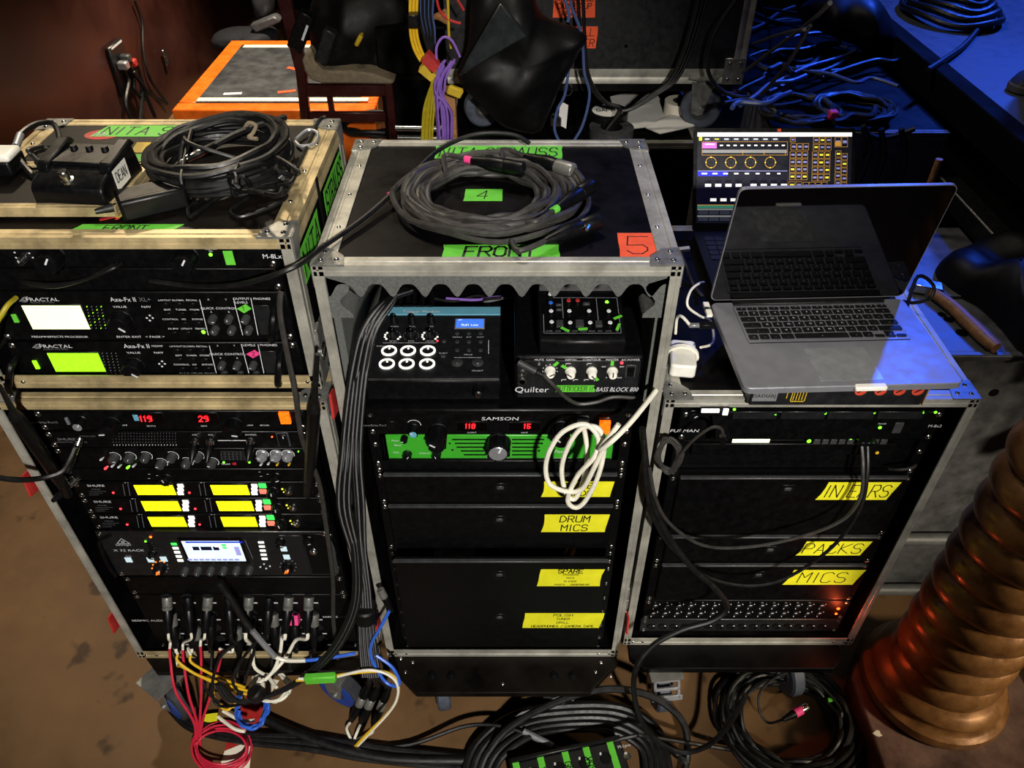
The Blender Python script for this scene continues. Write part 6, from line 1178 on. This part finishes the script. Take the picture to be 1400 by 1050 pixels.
tag(MB('gaff_yellow').obox(H(286, 982, .02), (.02, .003, 0), (-.002, .01, 0), (0, 0, .003)).build('tape_scrap'), 'yellow tape scrap on the floor by the red cables', 'tape scrap')
# floor tape: red and white hazard stripe
hz = thing('hazard_tape', 'strip of red and white floor tape running under the red coil', 'floor tape', H(330, 1010, 0))
for q, (m, pts) in enumerate((('gaff_red', [(338, 950), (362, 962), (346, 1010), (307, 1026), (318, 985)]), ('white_tape', [(346, 1011), (340, 1058), (294, 1070), (307, 1027)]), ('white_tape', [(345, 925), (382, 930), (362, 961), (338, 949)]))): MB(m).prism([H(u, v, .0005) for u, v in pts], (0, 0, .0006)).build('tape_stripe', hz)
# thick braided looms between left and middle racks
for i in range(9):
    a = i-4; cable('loom_cable', 'black striped cable of the thick loom hanging between the left and middle racks', [F(562-i*2.4, 396+abs(a)*.6, 1.12), F(530+a*1.6, 414, 1.03+.004*(i%3)), F(505+a*2.2, 450, .995), F(494+a*2.4, 490, .985+.005*(i%3)), F(486+a*2.6, 545, .975+.005*(i%2)), F(480+a*3, 620, .97), F(480+a*3.4+(3 if a>0 else -3), 690, .962+.006*(i%2)), F(489+a*2.4, 750, .96), F(498+a*1.6, 800, .955), F(500+a*2.2, 850, .95), F(503+a*2.6, 890, .94), F(508+a*3.0, 925, .915)], .0042 if i % 2 else .0048, 'sleeve', 'striped cables of the thick loom', k=5, n=8)
for i in range(5):
    a = i-2; cable('branch_cable', 'black striped cable branching from the loom to the bundle under the splitter panel', [F(476+a*2, 700, .972), F(487+a*2, 760, .955), F(485+a*2.4, 830, .94), F(455+a*2.6, 890, .925), F(410+a*2, 930, .905), F(365+a*1.5, 952, .89), F(320+a*3, 958, .88), F(300+a*2, 935, .89)], .0045, 'sleeve' if i % 2 else 'rubber', 'cables branching from the loom')
tag(MB('bag').cyl(F(499, 829, .953), F(500, 846, .95), .026, 14).build('cable_wrap', bevel=.004), 'black wrap round the loom near the bottom of the racks', 'wrap')
tag(MB('rubber').cyl(F(346, 945, .887), F(356, 953, .886), .02, 12).build('cable_wrap', bevel=.004), 'black wrap round the cables under the splitter panel', 'wrap')
cable('braided_cable', 'thick black cable with a pale braided end crossing the splitter panel', [F(300, 796, .975), F(318, 822, .965), F(334, 848, .955), F(350, 868, .945)], .0075)
cable('braid_sleeve', 'pale braided sleeve at the end of the thick black cable', [F(345, 862, .944), F(360, 880, .938), F(376, 898, .93)], .0066, 'silver')
cable('white_blue_cable', 'white cable leaving the braided sleeve towards the blue lead', [F(376, 898, .93), F(392, 903, .928), F(418, 903, .925)], .0046, 'white_cable')
cable('blue_lead', 'blue lead running right behind the loom', [F(418, 903, .925), F(446, 900, .93), F(486, 893, .955)], .0042, 'blue_cable')
cable('blue_lead', 'blue lead dropping from the plug by the middle rack down to the floor plugs', [F(533, 834, .95), F(520, 858, .94), F(508, 880, .935), F(508, 900, .93), F(525, 930, .91), F(540, 938, .9), F(546, 932, .9), F(536, 912, .915), F(514, 896, .93)], .0038, 'blue_cable')
mb = MB('zinc'); e = xlr(mb, F(520, 806, .965), F(531, 826, .955)-F(520, 806, .965), .9, 'plastic', 'zinc'); tag(mb.build('xlr_plug'), 'cable plug hanging by the lower left corner of the middle rack', 'plug')
cable('yellow_lead', 'yellow lead running right under the left rack to the floor plugs', [F(405, 930, .9), F(440, 928, .9), F(470, 922, .905), F(505, 918, .91), F(530, 920, .91), F(544, 934, .9), F(538, 965, .88), F(500, 1005, .86), F(484, 1022, .855)], .0036, 'yellow_cable')
cable('white_lead', 'white lead beside the yellow one, curving down to the floor plugs', [F(408, 928, .9), F(450, 927, .9), F(505, 916, .91), F(540, 930, .9), F(540, 962, .88), F(505, 1003, .86), F(486, 1023, .855)], .0032, 'white_cable')
tag(MB('gaff_green').obox(F(438, 927, .893), (.036, 0, .004), (0, .008, 0), (0, 0, .013)).build('green_tape', bevel=.003), 'bright green tape flag round the yellow and white leads', 'tape')
tag(MB('gaff_green').obox(H(483, 1026, .012), (.014, .004, 0), (-.004, .008, .002), (0, 0, .003)).build('green_tape'), 'green tape scrap gathering the leads of the floor plugs', 'tape')
for q, (a, b) in enumerate((((482, 982), (500, 945)), ((495, 985), (512, 948)), ((512, 988), (528, 950)))):
    A, B = H(*a, .02), H(*b, .1); mb = MB('zinc'); d = (B-A).normalized(); e = xlr(mb, A+d*.045, d, 1.15, 'plastic', 'zinc'); mb.use('plastic').lathe(A+d*.045, -d, [(.0105, 0), (.0105, .03), (.006, .055), (.004, .06)], 14); tag(mb.build('xlr_plug'), ('left', 'middle', 'right')[q]+' of the three joined plugs at the foot of the loom', 'plug', 'joined plugs on the floor')
    cable('white_lead', ('left', 'middle', 'right')[q]+' short white lead from the joined plugs to the green scrap', [A-d*.012, H(a[0]-8+q*2, a[1]+14, .02), H(480+q*4, 1012, .012), H(482, 1024, .01)], .0036, 'white_cable')
    cable('loom_tail', ('left', 'middle', 'right')[q]+' tail of the loom entering the joined plugs', [e-d*.01, F(506+q*4, 925, .915)], .0055)
# floor cables and the stage box in front
for i in range(3): cable('floor_cable', 'thick black cable running along the floor under the left rack', [H(232, 960+i*5, .02), H(262, 985+i*6, .018), H(330, 1004+i*5, .016), H(420, 1008+i*8, .02), H(500, 1020+i*9, .016), H(600, 1032+i*8, .016), H(680, 1040+i*8, .016)], .009-.001*i, 'rubber', 'thick cables along the floor', n=9)
cable('floor_cable', 'very thick black cable starting behind the blue loop on the floor', [H(365, 985, .02), H(410, 1005, .02), H(470, 1025, .018), H(540, 1038, .018), H(640, 1040, .018)], [.013]*1 and .013, n=10)
for i in range(5): cable('multicore_loop', 'thick black multicore cable looped on the floor in front of the middle rack', [H(632+i*10, 1070, .02), H(650+i*9, 1020+i*4, .03+.01*i), H(700+i*6, 980+i*7, .04+.008*i), H(770, 966+i*8, .045), H(850-i*4, 968+i*8, .04), H(900-i*6, 1000+i*6, .03), H(915-i*8, 1060, .02)], .011-.0008*i, 'rubber', 'multicore loops in front of the middle rack', n=9)
cable('thick_loop_cable', 'thick black cable rising in a hoop in front of the middle rack', [H(650, 1060, .02), H(690, 1000, .08), H(760, 960, .14), H(830, 942, .17), H(890, 952, .15), H(932, 985, .1), H(940, 1030, .04), H(930, 1070, .02)], .0088, n=9)
cable('thin_lead', 'black lead with a clear sleeve crossing the floor to the stage box', [H(480, 1022, .01), H(560, 1018, .02), H(640, 992, .05), H(700, 996, .07), H(760, 1022, .07), H(800, 1020, .09), H(868, 1006, .12), H(880, 1006, .12), H(980, 1022, .04), H(1060, 1035, .03)], .005)
cable('clear_sleeve', 'clear plastic sleeve on the black lead above the stage box', [H(716, 1000, .073), H(736, 1010, .073), H(756, 1020, .073)], .0078, 'silver')
A, B, C_ = H(697, 1044, .11), H(848, 1011, .11), H(880, 1080, .11)
ux = (B-A).normalized(); uy = V((-ux.y, ux.x, 0)); wd_ = (B-A).length
fb = thing('floor_stage_box', 'black floor stage box with green tapes and sockets, cut off by the bottom edge', 'stage box', (A.x+.1, A.y-.1, 0))
MB('panel_grey').prism([A-uy*.2-Z*.11, A-Z*.11, A-Z*.11+ux*wd_, A-uy*.2-Z*.11+ux*wd_], (0, 0, .11)).build('housing', fb, .003); MB('plastic').obox(A+ux*wd_/2+uy*.004, ux*wd_/2, uy*.005, (0, 0, .008)).build('rear_lip', fb, .002)
for q, (fx, tx) in enumerate(((.05, '+'), (.27, 'V2'), (.49, 'GND'), (.68, 'VOX'), (.9, ''))):
    p = A+ux*wd_*fx-uy*.1; o = MB('gaff_green').obox(p+Z*.0006+uy*.03, ux*.0075, uy*.075, Z*.0005).build('green_tape', fb)
    if tx: mb = MB('ink'); strokes(mb, tx, p+Z*.0006+uy*.075-ux*.006, -uy, ux, .013, .002, lift=.0012); mb.build('hand_lettering', o)
    if q < 4:
        for k in range(2): c = p+ux*.038-uy*(-.066+.06*k); put('xlr_socket', cached('fxs', lambda: MB('plastic').lathe((0, 0, 0), Z, [(.0135, 0), (.0135, .002), (.0105, .0025), (.0105, .0008), (0, .0008)], 18).use('print').box(-.013, -.009, .006, .012, 0, .0028).mesh('xlr_socket')), c, fb)
    else:
        for k in range(2): put('steel_socket', cached('fss', lambda: MB('steel').lathe((0, 0, 0), Z, [(.009, 0), (.009, .003), (.005, .0035), (.004, .001), (0, .001)], 16).mesh('steel_socket')), p+ux*.03-uy*(-.06+.05*k), fb)
mb = MB('print'); text(mb, 'stage box'[:0]+'M-1pro', A+ux*wd_*1.0-uy*.02+Z*.0008-ux*.012, ux, uy, .007); mb.build('printed_lettering', fb)
mb = MB('steel'); a = H(930, 1036, .03); xlr(mb, H(940, 1045, .03), V((-.6, .6, .1)), 1.1, 'plastic', 'steel'); tag(mb.build('xlr_plug'), 'cable plug on the floor right of the stage box', 'plug')
# coil on the floor under the laptop rack
c = H(1075, 992, .02); fc = wrapped('floor_cable_coil', 'big black cable coil on the floor below the laptop rack, with a red-banded plug', c, .185, .16, 20, .0052, .0, .055, 'rubber', 14, .6)
a, b = H(1104, 966, .09), H(1080, 979, .085); d = (b-a).normalized(); mb = MB('steel').lathe(a, d, [(.009, 0), (.0098, .001), (.0098, .018)], 14).use('gaff_pink').lathe(a+d*.018, d, [(.0108, 0), (.0108, .02)], 14).use('plastic').lathe(a+d*.038, d, [(.0095, 0), (.009, .012), (.005, .034)], 12); mb.build('connector', fc, label='plug with a red band')
MB('rubber').tube(smooth([a+d*.07, H(1050, 988, .06), H(1038, 970, .07), H(1040, 945, .09), H(1062, 925, .1), H(1090, 918, .1), H(1120, 935, .09), H(1150, 970, .07), H(1170, 1010, .05), H(1180, 1055, .03)], 6), .0032, 7).build('thin_tail', fc)
tag(MB('gaff_green').lathe(H(1132, 957, .07), V((1, 0, .3)), [(.006, 0), (.006, .012)], 10).build('plug_cover'), 'small green plug cover on the right side of the floor coil', 'cap')
# white network cable on the middle rack
w0 = [F(1, 1, 1)]
pts = [(797, 580, .99), (801, 600, .97), (803, 625, .95), (798, 655, .94), (786, 682, .935), (773, 672, .94), (768, 640, .945), (778, 608, .945), (796, 585, .945), (818, 586, .94), (826, 610, .935), (818, 650, .93), (800, 685, .93), (786, 694, .93), (776, 682, .93), (790, 650, .925), (812, 625, .92), (818, 600, .93), (800, 580, .935), (770, 590, .935), (752, 615, .935), (746, 640, .935), (752, 662, .93), (775, 672, .925), (796, 668, .92), (812, 640, .915), (832, 600, .915), (846, 580, .92), (835, 595, .915), (820, 615, .91), (838, 602, .9), (860, 580, .92), (880, 556, .95), (897, 534, .985)]
cable('network_cable', 'white network cable looped in front of the green unit, coming from the right', [F(u, v, y) for u, v, y in pts], .0044, 'white_cable', k=6, n=8)
tag(MB('silver').obox(F(797, 578, 1.0), (.012, 0, 0), (0, .014, 0), (0, 0, .006)).build('network_plug', bevel=.002), 'pale network plug above the green unit', 'plug')
cable('amplifier_lead', 'thin grey lead running from the angled jack along the shelf', [F(741, 511, 1.0), F(756, 526, .99), F(772, 542, .992), F(790, 552, .996), F(815, 550, .998), F(838, 543, 1.0), F(868, 544, 1.004)], .0034, 'cable_grey')
tag(MB('plastic_grey').cyl(F(709, 495, 1.012), F(733, 508, 1.0), .0062, 12).use('rubber').cyl(F(733, 508, 1.0), F(744, 514, .998), .0052, 10, .0034).build('jack_plug'), 'dark angled jack plug in the front of the amplifier', 'plug')
for q, (u, m) in enumerate(((620, 'rubber'), (650, 'purple_cable'), (680, 'rubber'), (700, 'silver'), (720, 'rubber'))): cable('shelf_lead', ('first', 'second', 'third', 'fourth', 'fifth')[q]+' lead from the left in the dark space behind the shelf gear', [F(u-40, 405+q*3, 1.34), F(u, 412-q*2, 1.33), F(u+35, 404+q*2, 1.35), F(u+60, 415, 1.36)], .003, m)
# leads of the laptop rack
tl = thing('black_adapter_lead', 'bunched thin brown-grey lead on the left of the laptop rack, plugged into the light', 'lead', F(930, 600, .99))
pts = []
for i in range(22): pts.append(F(912+16*math.cos(i*1.55)+(i % 5)*1.5, 620+22*math.sin(i*1.55)+(i % 3)*3, .985+.004*(i % 4)))
MB('cable_grey').tube(smooth(pts+[F(930, 622, .98), F(950, 600, .975), F(972, 585, .97), F(986, 586, .972), F(988, 596, .975)], 5), .0028, 7).build('cable', tl); MB('plastic').cyl(F(988, 596, .976), F(988, 609, .976), .006, 10).build('plug', tl)
lt_ = thing('clip_light', 'small bright white meter light above the FURMAN lettering', 'lamp', F(980, 575, 1.0)); MB('led_white').obox(F(966, 561.5, 1.02), (.009, 0, 0), (0, .0015, 0), (0, 0, .0036)).build('bright_display', lt_); MB('led_white').obox(F(978, 561.5, 1.02), (.007, 0, 0), (0, .0015, 0), (0, 0, .0036)).build('bright_display', lt_); MB('led_white').obox(F(992, 563, 1.02), (.0045, 0, 0), (0, .0015, 0), (0, 0, .007)).build('bright_display', lt_)
MB('panel').prism([F(u, v, 1.024) for u, v in ((958, 557), (998, 557), (998, 568), (958, 568))], (0, .012, 0)).build('housing', lt_); MB('plastic').prism([F(u, v, 1.028) for u, v in ((974, 569), (990, 569), (1000, 600), (976, 600))], (0, .01, 0)).build('bracket_arm', lt_)
for n_, pts in enumerate((((1178, 607, 1.03), (1180, 640, 1.0), (1176, 680, .98), (1150, 712, .97), (1090, 735, .965), (1020, 748, .965), (960, 745, .965), (915, 715, .965), (896, 680, .965), (888, 640, .97)), ((1186, 607, 1.03), (1186, 645, 1.0), (1178, 690, .98), (1150, 735, .97), (1110, 770, .965), (1060, 796, .96), (1010, 800, .96), (960, 785, .958), (915, 745, .955), (890, 700, .955), (882, 650, .96), (880, 600, .975)))): cable('network_lead', ('shorter', 'longer')[n_]+' black lead looping from the network switch across the drawers', [F(*p) for p in pts], .0036, 'cable_grey' if n_ == 0 else 'rubber')
for q, u in enumerate((1178, 1186, 1192)): tag(MB('plastic').obox(F(u, 602, 1.036), (.0058, 0, 0), (0, .012, 0), (0, 0, .005)).build('network_plug', bevel=.001), ('left', 'middle', 'right')[q]+' black network plug in the switch of the laptop rack', 'plug', 'network plugs in the switch')
cable('thick_black_cable', 'thick black cable snaking down the laptop rack to the floor in front', [F(878, 585, .985), F(884, 640, .975), F(893, 690, .965), F(915, 735, .955), F(945, 775, .945), (F(978, 805, .94)), F(994, 830, .93), F(975, 848, .92), F(930, 862, .91), F(890, 885, .895), F(868, 920, .87), F(870, 965, .85), F(890, 1005, .83), F(930, 1028, .82), F(970, 1018, .82), F(1000, 985, .83), F(1020, 950, .85)], .0062, n=9)
cable('grey_stub_cable', 'short grey lead on the right end of the shelf lip', [F(1216, 641, 1.035), F(1230, 642, 1.02), F(1245, 640, 1.02), F(1252, 636, 1.03)], .003, 'cable_grey')
tag(MB('laminate').prism([(.355, 1.12, .0), (.80, 1.12, .0), (.80, 1.12, .16), (.355, 1.12, .16)], (0, .015, 0)).build('loose_board'), 'black board standing under the laptop rack between its casters', 'board')
